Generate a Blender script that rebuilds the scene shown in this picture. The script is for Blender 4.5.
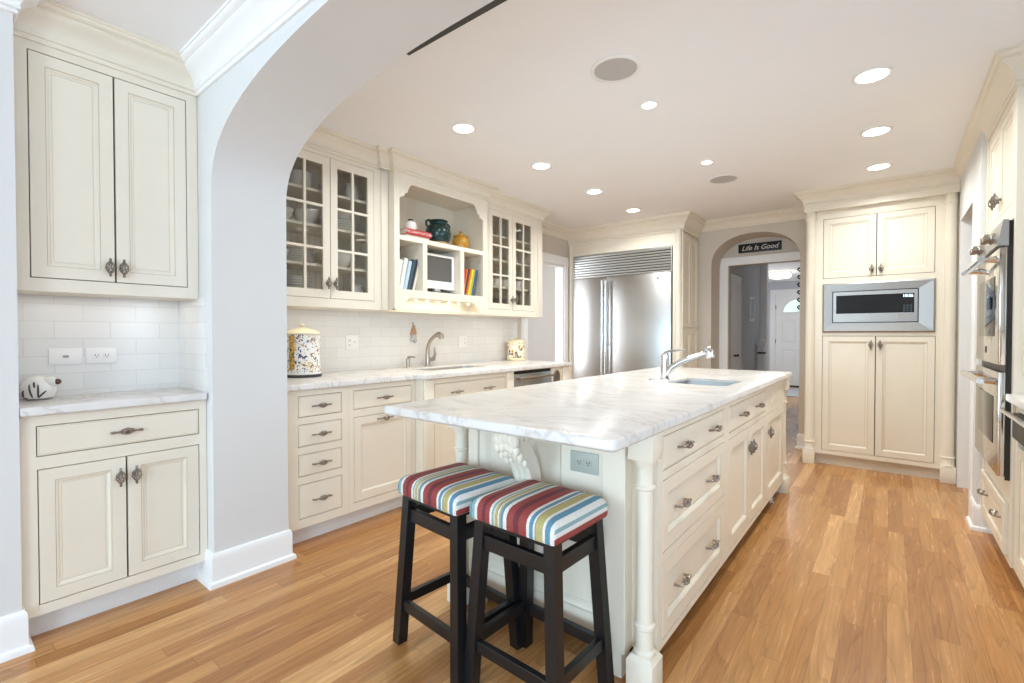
import bpy, bmesh, math, random
from mathutils import Matrix, Vector
random.seed(7)
for o in list(bpy.data.objects): bpy.data.objects.remove(o)
SC = bpy.context.scene
COL = SC.collection
PI = math.pi

# ---------------------------------------------------------------- camera
cam_d = bpy.data.cameras.new('camera'); cam = bpy.data.objects.new('camera', cam_d); COL.objects.link(cam)
cam_d.sensor_width = 36.0; cam_d.lens = 475.7 / 1024 * 36.0; cam_d.clip_start = 0.02
cam.location = (0, 0, 1.22)
cam.rotation_euler = (math.radians(90 - 0.8608), 0, math.radians(38.485))
SC.camera = cam
# ---------------------------------------------------------------- light
SC.view_settings.view_transform = 'Standard'; SC.view_settings.look = 'None'
SC.view_settings.gamma = 1.0; SC.view_settings.exposure = 0.23
SC.view_settings.use_curve_mapping = False
SC.cycles.use_denoising = True
SC.cycles.max_bounces = 14; SC.cycles.diffuse_bounces = 10
SC.cycles.sample_clamp_indirect = 6.0
wd = bpy.data.worlds.new('sky'); SC.world = wd; wd.use_nodes = True
bg = wd.node_tree.nodes['Background']; bg.inputs[0].default_value = (0.575, 0.76, 1.0, 1); bg.inputs[1].default_value = 2.75

def area(name, loc, rot, sx, sy, power, col, shape='RECTANGLE', spread=180):
    d = bpy.data.lights.new(name, 'AREA'); d.shape = shape; d.size = sx
    if shape == 'RECTANGLE': d.size_y = sy
    d.energy = power; d.color = col; d.spread = math.radians(spread)
    o = bpy.data.objects.new(name, d); COL.objects.link(o); o.location = loc; o.rotation_euler = rot
    return o
DAY = (0.86, 0.93, 1.0)
WARM = (1.0, 0.95, 0.86)
# added daylight lamps at window openings of the unseen breakfast room behind the camera
for wx, ww in ((-2.05, 1.1), (2.0, 1.9)): area('added_breakfast_daylight', (wx, -3.9, 1.45), (PI/2, 0, 0), ww, 1.9, 62*ww, (0.65, 0.88, 1.03))
# added lamp to brighten the kitchen, at an unseen window over the right-hand counter
area('added_kitchen_daylight', (1.03, 2.2, 1.62), (math.radians(66), 0, PI/2), 1.4, 1.0, 3.0, (0.95, 0.98, 1.0), spread=120)
# daylight in the side room and the hall
area('daylight_side_room', (-5.0, 3.3, 1.5), (PI/2, 0, 0), 0.85, 2.0, 46, (0.92, 0.97, 1.0))
area('daylight_foyer', (-2.95, 10.4, 1.4), (PI/2, 0, -PI/2), 2.0, 1.7, 22, DAY)

# ---------------------------------------------------------------- materials
def lin(c):
    return tuple(((v/255.0)/12.92 if v/255.0 <= 0.04045 else (((v/255.0)+0.055)/1.055)**2.4) for v in c) + (1.0,)
def mat(name, rgb, rough=0.5, metal=0.0, spec=0.5, emit=None, estr=0.0):
    m = bpy.data.materials.new(name); m.use_nodes = True
    b = m.node_tree.nodes['Principled BSDF']
    b.inputs['Base Color'].default_value = lin(rgb); b.inputs['Roughness'].default_value = rough
    b.inputs['Metallic'].default_value = metal; b.inputs['Specular IOR Level'].default_value = spec
    if emit:
        b.inputs['Emission Color'].default_value = lin(emit); b.inputs['Emission Strength'].default_value = estr
    return m
def N(m, t, **kw):
    n = m.node_tree.nodes.new(t)
    for k, v in kw.items():
        if k in n.inputs: n.inputs[k].default_value = v
        else: setattr(n, k, v)
    return n
def L(m, a, b): m.node_tree.links.new(a, b)
def bsdf(m): return m.node_tree.nodes['Principled BSDF']
def ramp(m, stops, interp='LINEAR'):
    r = m.node_tree.nodes.new('ShaderNodeValToRGB'); cr = r.color_ramp; cr.interpolation = interp
    while len(cr.elements) > 1: cr.elements.remove(cr.elements[-1])
    cr.elements[0].position = stops[0][0]; cr.elements[0].color = stops[0][1]
    for p, c in stops[1:]:
        e = cr.elements.new(p); e.color = c
    return r
def math_n(m, op, a, b=None):
    n = m.node_tree.nodes.new('ShaderNodeMath'); n.operation = op
    for i, v in enumerate((a, b)):
        if v is None: continue
        if isinstance(v, (int, float)): n.inputs[i].default_value = v
        else: L(m, v, n.inputs[i])
    return n.outputs[0]
def noise_tint(m, rgb, amt=0.03, scale=6):
    """very faint mottling, as brushed paint has"""
    g = N(m, 'ShaderNodeNewGeometry'); n = N(m, 'ShaderNodeTexNoise', Scale=float(scale), Detail=3.0)
    L(m, g.outputs['Position'], n.inputs['Vector'])
    c = lin(rgb); r = ramp(m, [(0.3, tuple(x*(1-amt) for x in c[:3])+(1,)), (0.7, tuple(min(1, x*(1+amt)) for x in c[:3])+(1,))])
    L(m, n.outputs[0], r.inputs[0]); L(m, r.outputs[0], bsdf(m).inputs['Base Color'])
    return m
M = {}
M['wall'] = noise_tint(mat('wall_paint', (216, 216, 215), 0.6, spec=0.3), (216, 216, 215), 0.012, 3)
M['greige'] = noise_tint(mat('greige_paint', (205, 196, 184), 0.6, spec=0.3), (205, 196, 184), 0.012, 3)
M['hallpaint'] = noise_tint(mat('grey_hall_paint', (196, 200, 204), 0.6, spec=0.3), (196, 200, 204), 0.012, 3)
M['ceiling'] = noise_tint(mat('ceiling_paint', (243, 244, 246), 0.75, spec=0.2), (243, 244, 246), 0.008, 2)
M['trim'] = mat('white_trim_paint', (238, 238, 237), 0.35)
M['cream'] = noise_tint(mat('cream_cabinet_paint', (231, 223, 207), 0.36), (231, 223, 207), 0.012, 9)
M['glaze'] = mat('tan_glaze_line', (200, 188, 164), 0.45)
M['kick'] = mat('pale_toe_kick_paint', (226, 225, 222), 0.45)
M['dark'] = mat('gap_shade_and_threshold', (40, 36, 30), 0.8)  # painted shade behind the cabinet door gaps; also the dark front door threshold
M['bronze'] = mat('antique_pewter', (150, 142, 134), 0.32, 0.9)
M['iron'] = mat('black_iron', (38, 34, 32), 0.5, 0.5)
M['nickel'] = mat('brushed_nickel', (178, 170, 160), 0.28, 1.0)
M['chrome'] = mat('chrome', (225, 226, 228), 0.10, 1.0)
M['black_gloss'] = mat('black_glass', (10, 10, 12), 0.08)
M['black_plastic'] = mat('black_plastic', (24, 24, 25), 0.4)
M['blackwood'] = mat('black_painted_wood', (19, 19, 21), 0.36)
M['white_gloss'] = mat('white_ceramic', (238, 236, 231), 0.15)
M['white_plastic'] = mat('white_plastic', (240, 238, 234), 0.35)
M['sage_plastic'] = mat('grey_green_plate', (176, 180, 172), 0.4)
M['grille'] = mat('speaker_grille', (186, 184, 182), 0.7)
M['lamp'] = mat('lamp_lens', (255, 250, 240), 0.5, emit=(255, 247, 234), estr=9.0)
M['bulb'] = mat('warm_bulb', (255, 240, 210), 0.5, emit=(255, 226, 170), estr=10.0)
M['display'] = mat('lit_display', (220, 240, 255), 0.5, emit=(215, 240, 255), estr=3.0)
M['paper'] = mat('book_pages', (232, 226, 212), 0.8)
M['screen'] = mat('monitor_screen', (92, 90, 88), 0.12)
M['blackboard'] = mat('black_sign_board', (16, 14, 13), 0.5)
M['chalk'] = mat('white_lettering', (225, 222, 215), 0.6)
M['brownpaint'] = mat('brown_brushmark', (92, 62, 52), 0.3)
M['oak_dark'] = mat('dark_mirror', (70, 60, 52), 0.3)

def steel(name, rgb, rough, axis):
    m = mat(name, rgb, rough, 1.0)
    g = N(m, 'ShaderNodeNewGeometry'); mp = N(m, 'ShaderNodeMapping')
    sc = [400.0, 400.0, 400.0]; sc[axis] = 2.0; mp.inputs['Scale'].default_value = sc
    L(m, g.outputs['Position'], mp.inputs['Vector'])
    n = N(m, 'ShaderNodeTexNoise', Scale=1.0, Detail=2.0); L(m, mp.outputs[0], n.inputs['Vector'])
    r = ramp(m, [(0.3, (rough*0.92,)*3+(1,)), (0.7, (rough*1.08,)*3+(1,))]); L(m, n.outputs[0], r.inputs[0])
    L(m, r.outputs[0], bsdf(m).inputs['Roughness'])
    return m
M['steel'] = steel('stainless_steel', (188, 188, 188), 0.33, 0)
M['trim_steel'] = steel('satin_trim_steel', (168, 166, 163), 0.38, 0)
M['mirror_steel'] = steel('polished_stainless', (216, 214, 210), 0.10, 1)

def glass(name, tint, gl=0.07):
    m = bpy.data.materials.new(name); m.use_nodes = True; nt = m.node_tree; nt.nodes.clear()
    out = nt.nodes.new('ShaderNodeOutputMaterial'); mix = nt.nodes.new('ShaderNodeMixShader')
    tr = nt.nodes.new('ShaderNodeBsdfTransparent'); tr.inputs[0].default_value = tint
    gs = nt.nodes.new('ShaderNodeBsdfGlossy'); gs.inputs['Roughness'].default_value = 0.03
    lw = nt.nodes.new('ShaderNodeLayerWeight'); lw.inputs[0].default_value = 0.5
    pw = nt.nodes.new('ShaderNodeMath'); pw.operation = 'POWER'; nt.links.new(lw.outputs['Facing'], pw.inputs[0]); pw.inputs[1].default_value = 4.0
    ml = nt.nodes.new('ShaderNodeMath'); ml.operation = 'MULTIPLY_ADD'; nt.links.new(pw.outputs[0], ml.inputs[0]); ml.inputs[1].default_value = 0.45; ml.inputs[2].default_value = 0.025
    nt.links.new(ml.outputs[0], mix.inputs[0]); nt.links.new(tr.outputs[0], mix.inputs[1]); nt.links.new(gs.outputs[0], mix.inputs[2])
    nt.links.new(mix.outputs[0], out.inputs[0]); return m
M['glass'] = glass('clear_pane', (0.90, 0.90, 0.89, 1))
M['glassware'] = glass('drinking_glass', (0.93, 0.95, 0.95, 1))

def wood_floor(name, cols, rough):
    m = mat(name, cols[1], rough); b = bsdf(m)
    g = N(m, 'ShaderNodeNewGeometry'); sp = N(m, 'ShaderNodeSeparateXYZ'); L(m, g.outputs['Position'], sp.inputs[0])
    W, LEN = 0.076, 1.0
    fx = math_n(m, 'DIVIDE', sp.outputs[0], W); row = math_n(m, 'FLOOR', fx)
    wn = N(m, 'ShaderNodeTexWhiteNoise', noise_dimensions='1D'); L(m, row, wn.inputs['W'])
    yo = math_n(m, 'ADD', math_n(m, 'DIVIDE', sp.outputs[1], LEN), math_n(m, 'MULTIPLY', wn.outputs['Value'], 7.3))
    idx = math_n(m, 'FLOOR', yo)
    cb = N(m, 'ShaderNodeCombineXYZ'); L(m, row, cb.inputs[0]); L(m, idx, cb.inputs[1])
    wn2 = N(m, 'ShaderNodeTexWhiteNoise', noise_dimensions='3D'); L(m, cb.outputs[0], wn2.inputs['Vector'])
    r = ramp(m, [(0.0, lin(cols[0])), (0.4, lin(cols[1])), (0.75, lin(cols[2])), (1.0, lin(cols[3]))]); L(m, wn2.outputs['Value'], r.inputs[0])
    # grain: long streaks and cathedral figure, shifted per board
    sh = N(m, 'ShaderNodeVectorMath', operation='SCALE'); L(m, wn2.outputs['Color'], sh.inputs[0]); sh.inputs['Scale'].default_value = 20.0
    ad = N(m, 'ShaderNodeVectorMath', operation='ADD'); L(m, g.outputs['Position'], ad.inputs[0]); L(m, sh.outputs[0], ad.inputs[1])
    mp = N(m, 'ShaderNodeMapping'); mp.inputs['Scale'].default_value = (60, 3.0, 1); L(m, ad.outputs[0], mp.inputs['Vector'])
    n1 = N(m, 'ShaderNodeTexNoise', Scale=1.0, Detail=6.0, Roughness=0.65); L(m, mp.outputs[0], n1.inputs['Vector'])
    mp2 = N(m, 'ShaderNodeMapping'); mp2.inputs['Scale'].default_value = (7.0, 0.55, 1); L(m, ad.outputs[0], mp2.inputs['Vector'])
    wv = N(m, 'ShaderNodeTexNoise', Scale=1.0, Detail=1.5); L(m, mp2.outputs[0], wv.inputs['Vector'])
    rings = math_n(m, 'FRACT', math_n(m, 'MULTIPLY', wv.outputs[0], 16.0))
    rr = ramp(m, [(0.0, (0.66, 0.66, 0.66, 1)), (0.25, (0.95, 0.95, 0.95, 1)), (1.0, (1.04, 1.04, 1.04, 1))]); L(m, rings, rr.inputs[0])
    r1 = ramp(m, [(0.3, (0.76, 0.74, 0.72, 1)), (0.62, (1.06, 1.06, 1.06, 1))]); L(m, n1.outputs[0], r1.inputs[0])
    mx = N(m, 'ShaderNodeMix', data_type='RGBA', blend_type='MULTIPLY'); mx.inputs[0].default_value = 0.95
    L(m, r.outputs[0], mx.inputs[6]); L(m, r1.outputs[0], mx.inputs[7])
    mx2 = N(m, 'ShaderNodeMix', data_type='RGBA', blend_type='MULTIPLY'); mx2.inputs[0].default_value = 0.65
    L(m, mx.outputs[2], mx2.inputs[6]); L(m, rr.outputs[0], mx2.inputs[7])
    # seams
    ex = math_n(m, 'ABSOLUTE', math_n(m, 'SUBTRACT', math_n(m, 'FRACT', fx), 0.5))
    ey = math_n(m, 'ABSOLUTE', math_n(m, 'SUBTRACT', math_n(m, 'FRACT', yo), 0.5))
    seam = math_n(m, 'MAXIMUM', math_n(m, 'GREATER_THAN', ex, 0.488), math_n(m, 'GREATER_THAN', ey, 0.4987))
    mx3 = N(m, 'ShaderNodeMix', data_type='RGBA'); L(m, math_n(m, 'MULTIPLY', seam, 0.45), mx3.inputs[0])
    L(m, mx2.outputs[2], mx3.inputs[6]); mx3.inputs[7].default_value = lin((92, 56, 26))
    L(m, mx3.outputs[2], b.inputs['Base Color'])
    rg = ramp(m, [(0.3, (rough*0.85,)*3+(1,)), (0.7, (rough*1.2,)*3+(1,))]); L(m, n1.outputs[0], rg.inputs[0]); L(m, rg.outputs[0], b.inputs['Roughness'])
    bp = N(m, 'ShaderNodeBump', Strength=0.12, Distance=0.002); L(m, n1.outputs[0], bp.inputs['Height']); L(m, bp.outputs[0], b.inputs['Normal'])
    return m
M['floor'] = wood_floor('oak_strip_floor', [(168, 116, 68), (186, 133, 80), (196, 145, 90), (212, 164, 110)], 0.24)

def marble(name):
    m = mat(name, (232, 228, 223), 0.26); b = bsdf(m)
    g = N(m, 'ShaderNodeNewGeometry')
    mp = N(m, 'ShaderNodeMapping'); mp.inputs['Rotation'].default_value = (0.2, 0.1, 0.7); mp.inputs['Scale'].default_value = (1.0, 2.0, 1.3)
    L(m, g.outputs['Position'], mp.inputs['Vector'])
    n = N(m, 'ShaderNodeTexNoise', Scale=1.7, Detail=9.0, Roughness=0.62, Distortion=1.4); L(m, mp.outputs[0], n.inputs['Vector'])
    v = math_n(m, 'ABSOLUTE', math_n(m, 'SUBTRACT', n.outputs[0], 0.5))
    r = ramp(m, [(0.0, lin((194, 189, 186))), (0.008, lin((210, 206, 203))), (0.03, lin((219, 216, 213))), (0.2, lin((222, 220, 218)))]); L(m, v, r.inputs[0])
    n2 = N(m, 'ShaderNodeTexNoise', Scale=5.0, Detail=6.0, Roughness=0.6); L(m, mp.outputs[0], n2.inputs['Vector'])
    r2 = ramp(m, [(0.3, lin((240, 236, 232))), (0.6, (1, 1, 1, 1))]); L(m, n2.outputs[0], r2.inputs[0])
    mx = N(m, 'ShaderNodeMix', data_type='RGBA', blend_type='MULTIPLY'); mx.inputs[0].default_value = 0.6
    L(m, r.outputs[0], mx.inputs[6]); L(m, r2.outputs[0], mx.inputs[7]); L(m, mx.outputs[2], b.inputs['Base Color'])
    return m
M['marble'] = marble('white_marble')

def tile(name, swap):
    """white subway tile on a wall facing along X (swap=True: facing along Y)"""
    m = mat(name, (236, 234, 230), 0.16); b = bsdf(m)
    g = N(m, 'ShaderNodeNewGeometry'); sp = N(m, 'ShaderNodeSeparateXYZ'); L(m, g.outputs['Position'], sp.inputs[0])
    cb = N(m, 'ShaderNodeCombineXYZ'); L(m, sp.outputs[0 if swap else 1], cb.inputs[0]); L(m, sp.outputs[2], cb.inputs[1])
    br = N(m, 'ShaderNodeTexBrick'); L(m, cb.outputs[0], br.inputs['Vector'])
    br.inputs['Scale'].default_value = 1.0; br.inputs['Brick Width'].default_value = 0.2; br.inputs['Row Height'].default_value = 0.08
    br.inputs['Mortar Size'].default_value = 0.0022; br.inputs['Mortar Smooth'].default_value = 0.3
    br.inputs['Color1'].default_value = lin((232, 230, 227)); br.inputs['Color2'].default_value = lin((227, 225, 221)); br.inputs['Mortar'].default_value = lin((219, 216, 211))
    L(m, br.outputs['Color'], b.inputs['Base Color'])
    bp = N(m, 'ShaderNodeBump', Strength=0.25, Distance=0.001); bp.invert = True; L(m, br.outputs['Fac'], bp.inputs['Height']); L(m, bp.outputs[0], b.inputs['Normal'])
    return m
M['tile'] = tile('white_subway_tile', False); M['tile_side'] = tile('white_subway_tile_return', True)

def stripes(name):
    m = mat(name, (160, 50, 50), 0.6, spec=0.3); b = bsdf(m)
    tc = N(m, 'ShaderNodeTexCoord'); sp = N(m, 'ShaderNodeSeparateXYZ'); L(m, tc.outputs['Object'], sp.inputs[0])
    # the cloth wraps down over the two ends, so the stripes carry on there
    gn = N(m, 'ShaderNodeSeparateXYZ'); L(m, tc.outputs['Normal'], gn.inputs[0])
    drop = math_n(m, 'MAXIMUM', math_n(m, 'SUBTRACT', 0.658, sp.outputs[2]), 0.0)
    ends = math_n(m, 'MULTIPLY', math_n(m, 'SIGN', gn.outputs[0]), math_n(m, 'GREATER_THAN', math_n(m, 'ABSOLUTE', gn.outputs[0]), 0.75))
    u = math_n(m, 'ADD', sp.outputs[0], math_n(m, 'MULTIPLY', ends, drop))
    f = math_n(m, 'ADD', math_n(m, 'DIVIDE', u, 0.362*1.3), 0.5)
    teal, wht, red, mar = (134, 166, 170), (220, 217, 210), (148, 66, 62), (108, 50, 58)
    blu, olv, nav, cre = (94, 136, 158), (178, 166, 112), (54, 60, 78), (214, 200, 170)
    seq = [(-.15, blu), (-.08, wht), (-.04, teal), (.03, blu), (.05, teal), (.085, wht), (.12, red), (.185, mar), (.225, red), (.28, wht), (.305, teal), (.33, cre), (.343, olv),
           (.368, nav), (.374, wht), (.39, olv), (.412, blu), (.44, wht), (.48, red), (.56, mar), (.62, red), (.705, wht), (.735, blu), (.775, wht), (.795, nav), (.802, olv), (.88, wht), (.905, blu),
           (.955, wht), (1.03, teal), (1.07, wht), (1.11, red)]
    seq = [((p+.15)/1.3, c) for p, c in seq]
    r = ramp(m, [(p, lin(c)) for p, c in seq], 'CONSTANT'); L(m, f, r.inputs[0])
    mp = N(m, 'ShaderNodeMapping'); mp.inputs['Scale'].default_value = (60, 700, 60); L(m, tc.outputs['Object'], mp.inputs['Vector'])
    n = N(m, 'ShaderNodeTexNoise', Scale=1.0, Detail=2.0); L(m, mp.outputs[0], n.inputs['Vector'])
    rr = ramp(m, [(0.3, (0.86, 0.86, 0.86, 1)), (0.7, (1.05, 1.05, 1.05, 1))]); L(m, n.outputs[0], rr.inputs[0])
    mx = N(m, 'ShaderNodeMix', data_type='RGBA', blend_type='MULTIPLY'); mx.inputs[0].default_value = 1.0
    L(m, r.outputs[0], mx.inputs[6]); L(m, rr.outputs[0], mx.inputs[7]); L(m, mx.outputs[2], b.inputs['Base Color'])
    bp = N(m, 'ShaderNodeBump', Strength=0.15, Distance=0.001); L(m, n.outputs[0], bp.inputs['Height']); L(m, bp.outputs[0], b.inputs['Normal'])
    return m
M['stripe'] = stripes('striped_woven_fabric')

def majolica(name, ground, cols, scale):
    m = mat(name, ground, 0.14); b = bsdf(m)
    tc = N(m, 'ShaderNodeTexCoord')
    n = N(m, 'ShaderNodeTexNoise', Scale=scale, Detail=2.0, Distortion=1.6); L(m, tc.outputs['Object'], n.inputs['Vector'])
    v = N(m, 'ShaderNodeTexVoronoi', Scale=scale*1.3); L(m, tc.outputs['Object'], v.inputs['Vector'])
    k = len(cols); r = ramp(m, [(i/k, lin(c)) for i, c in enumerate(cols)], 'CONSTANT')
    sp = N(m, 'ShaderNodeSeparateColor'); L(m, v.outputs['Color'], sp.inputs[0]); L(m, sp.outputs[0], r.inputs[0])
    mask = math_n(m, 'GREATER_THAN', n.outputs[0], 0.55)
    mx = N(m, 'ShaderNodeMix', data_type='RGBA'); L(m, mask, mx.inputs[0]); mx.inputs[6].default_value = lin(ground); L(m, r.outputs[0], mx.inputs[7])
    L(m, mx.outputs[2], b.inputs['Base Color']); return m
M['majolica'] = majolica('painted_majolica', (236, 234, 228), [(70, 88, 128), (176, 126, 60), (70, 88, 128), (206, 172, 96), (150, 92, 54), (96, 108, 96)], 36)
M['ochre_jar'] = majolica('cream_jar_with_ochre_motif', (242, 232, 205), [(200, 140, 50), (170, 110, 50), (200, 140, 50), (80, 80, 90)], 22)
M['ochre_leaf'] = majolica('ochre_and_green_leaves', (196, 150, 62), [(98, 104, 60), (70, 84, 56), (160, 110, 44)], 30)
M['green_glaze'] = majolica('dark_green_glaze', (20, 50, 46), [(30, 66, 62), (18, 42, 44), (54, 84, 92)], 30)
M['terracotta'] = mat('unglazed_clay', (188, 150, 112), 0.7)
M['mustard'] = majolica('mustard_glaze', (186, 136, 42), [(204, 158, 66), (170, 118, 34)], 40)
M['yellow_lid'] = mat('pale_yellow_glaze', (226, 214, 180), 0.2)
M['hall_rug'] = noise_tint(mat('grey_hall_rug', (186, 188, 190), 0.9), (186, 188, 190), 0.15, 60)
M['foyer_glass'] = mat('leafy_daylight_glass', (200, 225, 215), 0.2, emit=(205, 228, 222), estr=0.8)
def bookm(n, c): M[n] = mat(n, c, 0.55)
for n, c in dict(book_red=(176, 44, 44), book_white=(228, 226, 222), book_pale_blue=(178, 200, 214), book_slate=(66, 82, 92), book_navy=(52, 62, 78), book_orange=(214, 110, 40),
                 book_yellow=(228, 206, 70), book_lime=(176, 184, 60), book_blue=(64, 96, 150), book_charcoal=(60, 58, 60), book_ivory=(232, 224, 206)).items(): bookm(n, c)

# ---------------------------------------------------------------- mesh builder
class MB:
    def __init__(s): s.bm = bmesh.new()
    def face(s, pts, mi=0):
        f = s.bm.faces.new([s.bm.verts.new(p) for p in pts]); f.material_index = mi; return f
    def box(s, x0, x1, y0, y1, z0, z1, b=0.0, mi=0, seg=2):
        t = bmesh.new()
        vs = [t.verts.new((x, y, z)) for x in (x0, x1) for y in (y0, y1) for z in (z0, z1)]
        for q in ((0, 1, 3, 2), (4, 6, 7, 5), (0, 4, 5, 1), (2, 3, 7, 6), (0, 2, 6, 4), (1, 5, 7, 3)): t.faces.new([vs[i] for i in q])
        if b: bmesh.ops.bevel(t, geom=t.edges[:], offset=b, segments=seg, affect='EDGES', profile=0.5)
        s.merge(t, mi); return s
    def merge(s, t, mi=0, mw=None):
        mp = {}
        for v in t.verts: mp[v] = s.bm.verts.new(mw @ v.co if mw else v.co)
        for f in t.faces:
            try: g = s.bm.faces.new([mp[v] for v in f.verts]); g.material_index = mi
            except ValueError: pass
        t.free()
    def rings(s, loops, mi=0, cap0=True, cap1=True, close=True):
        """connect successive vertex loops of equal length"""
        vl = [[s.bm.verts.new(p) for p in lp] for lp in loops]
        n = len(vl[0])
        for a, b in zip(vl, vl[1:]):
            for i in range(n if close else n-1):
                j = (i+1) % n
                f = s.bm.faces.new((a[i], a[j], b[j], b[i])); f.material_index = mi
        if cap0: s.bm.faces.new(vl[0][::-1]).material_index = mi
        if cap1: s.bm.faces.new(vl[-1]).material_index = mi
        return s
    def lathe(s, prof, c=(0, 0, 0), n=24, axis='Z', mi=0, cap0=True, cap1=True):
        loops = []
        for r, h in prof:
            lp = []
            for i in range(n):
                a = 2*PI*i/n; x, y = max(r, 1e-4)*math.cos(a), max(r, 1e-4)*math.sin(a)
                p = {'Z': (x, y, h), 'X': (h, x, y), 'Y': (y, h, x)}[axis]
                lp.append((p[0]+c[0], p[1]+c[1], p[2]+c[2]))
            loops.append(lp)
        return s.rings(loops, mi, cap0, cap1)
    def tube(s, pts, r, n=8, mi=0):
        pts = [Vector(p) for p in pts]; rs = r if isinstance(r, (list, tuple)) else [r]*len(pts)
        loops = []; up = None
        for i, p in enumerate(pts):
            d = (pts[min(i+1, len(pts)-1)] - pts[max(i-1, 0)]).normalized()
            if up is None: up = Vector((0, 0, 1)) if abs(d.z) < 0.9 else Vector((1, 0, 0))
            a = d.cross(up)
            if a.length < 1e-5: a = d.orthogonal()
            a.normalize(); u = a.cross(d).normalized(); up = u
            loops.append([p + (a*math.cos(2*PI*k/n) + u*math.sin(2*PI*k/n))*rs[i] for k in range(n)])
        return s.rings(loops, mi)
    def ball(s, c, r, n=12, sz=1.0, mi=0):
        k = max(4, n//2)
        return s.lathe([(r*math.sin(PI*i/k), -r*sz*math.cos(PI*i/k)) for i in range(k+1)], c, n, mi=mi)
    def prism(s, poly, axis, a0, a1, mi=0):
        """extrude a 2D polygon; axis 'Y': poly is (x,z); 'X': (y,z); 'Z': (x,y)"""
        f = {'Y': lambda p, a: (p[0], a, p[1]), 'X': lambda p, a: (a, p[0], p[1]), 'Z': lambda p, a: (p[0], p[1], a)}[axis]
        return s.rings([[f(p, a0) for p in poly], [f(p, a1) for p in poly]], mi)
    def sweep(s, path, prof, mi=0, cap=True, closed=False):
        """mitred moulding: path in XY, outward = right of travel, prof = [(out, z)]"""
        P = [Vector(p) for p in path]; n = len(P); loops = []
        for i in range(n):
            a = (P[i]-P[i-1]) if (i > 0 or closed) else (P[1]-P[0]); b = (P[(i+1) % n]-P[i]) if (i < n-1 or closed) else a
            a = a.normalized(); b = b.normalized(); na, nb = Vector((a.y, -a.x)), Vector((b.y, -b.x))
            m = (na+nb); m = m / max(1e-6, m.dot(na)) if m.length > 1e-6 else na
            loops.append([(P[i].x+m.x*d, P[i].y+m.y*d, z) for d, z in prof])
        if closed: loops.append(loops[0])
        vl = [[s.bm.verts.new(p) for p in lp] for lp in loops]
        for a, b in zip(vl, vl[1:]):
            for i in range(len(prof)-1):
                s.bm.faces.new((a[i], b[i], b[i+1], a[i+1])).material_index = mi
        if cap and not closed:
            for e in (vl[0], vl[-1]):
                if len(e) > 2: s.bm.faces.new(e).material_index = mi
        return s
    def frame(s, xs, zs, holes, y0, y1, mi=0):
        """slab in XZ (thickness y0..y1) with rectangular holes, no internal faces"""
        X = sorted(set([xs[0], xs[1]] + [v for h in holes for v in h[:2] if xs[0] < v < xs[1]]))
        Z = sorted(set([zs[0], zs[1]] + [v for h in holes for v in h[2:] if zs[0] < v < zs[1]]))
        def solid(i, j):
            if not (0 <= i < len(X)-1 and 0 <= j < len(Z)-1): return False
            cx, cz = (X[i]+X[i+1])/2, (Z[j]+Z[j+1])/2
            return not any(h[0] < cx < h[1] and h[2] < cz < h[3] for h in holes)
        for i in range(len(X)-1):
            for j in range(len(Z)-1):
                if not solid(i, j): continue
                a, b, c, d = X[i], X[i+1], Z[j], Z[j+1]
                s.face([(a, y0, c), (b, y0, c), (b, y0, d), (a, y0, d)], mi); s.face([(a, y1, c), (a, y1, d), (b, y1, d), (b, y1, c)], mi)
                if not solid(i-1, j): s.face([(a, y0, c), (a, y0, d), (a, y1, d), (a, y1, c)], mi)
                if not solid(i+1, j): s.face([(b, y0, c), (b, y1, c), (b, y1, d), (b, y0, d)], mi)
                if not solid(i, j-1): s.face([(a, y0, c), (a, y1, c), (b, y1, c), (b, y0, c)], mi)
                if not solid(i, j+1): s.face([(a, y0, d), (b, y0, d), (b, y1, d), (a, y1, d)], mi)
        return s
    def slab(s, outer, hole, z0, z1, e=0.006, mi=0):
        """horizontal slab: outer polygon (CCW) with eased edge and an optional hole polygon"""
        def inset(poly, d):
            P = [Vector(p) for p in poly]; out = []
            for i in range(len(P)):
                a = (P[i]-P[i-1]).normalized(); b = (P[(i+1) % len(P)]-P[i]).normalized()
                na, nb = Vector((-a.y, a.x)), Vector((-b.y, b.x)); m = na+nb; m = m/max(0.2, m.dot(na)); out.append((P[i].x+m.x*d, P[i].y+m.y*d))
            return out
        lv = [(e, z0), (0, z0+e), (0, z1-e), (e*0.3, z1-e*0.3), (e, z1)]
        loops = [[s.bm.verts.new((x, y, z)) for x, y in inset(outer, d)] for d, z in lv]
        n = len(outer)
        for a, b in zip(loops, loops[1:]):
            for i in range(n): s.bm.faces.new((a[i], a[(i+1) % n], b[(i+1) % n], b[i])).material_index = mi
        for z, lp in ((z0, loops[0]), (z1, loops[-1])):
            if not hole: s.bm.faces.new(lp if z == z1 else lp[::-1]).material_index = mi
        if hole:
            hl = [[s.bm.verts.new((x, y, z)) for x, y in hole] for z in (z0, z1)]; k = len(hole)
            for i in range(k): s.bm.faces.new((hl[0][i], hl[1][i], hl[1][(i+1) % k], hl[0][(i+1) % k])).material_index = mi
            for lp, h in ((loops[0], hl[0]), (loops[-1], hl[1])):
                es = []
                for q in (lp, h):
                    for i in range(len(q)): es.append(s.bm.edges.get((q[i], q[(i+1) % len(q)])))
                r = bmesh.ops.triangle_fill(s.bm, edges=[x for x in es if x], use_beauty=True)
                for g in r['geom']:
                    if isinstance(g, bmesh.types.BMFace): g.material_index = mi
        return s
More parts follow.
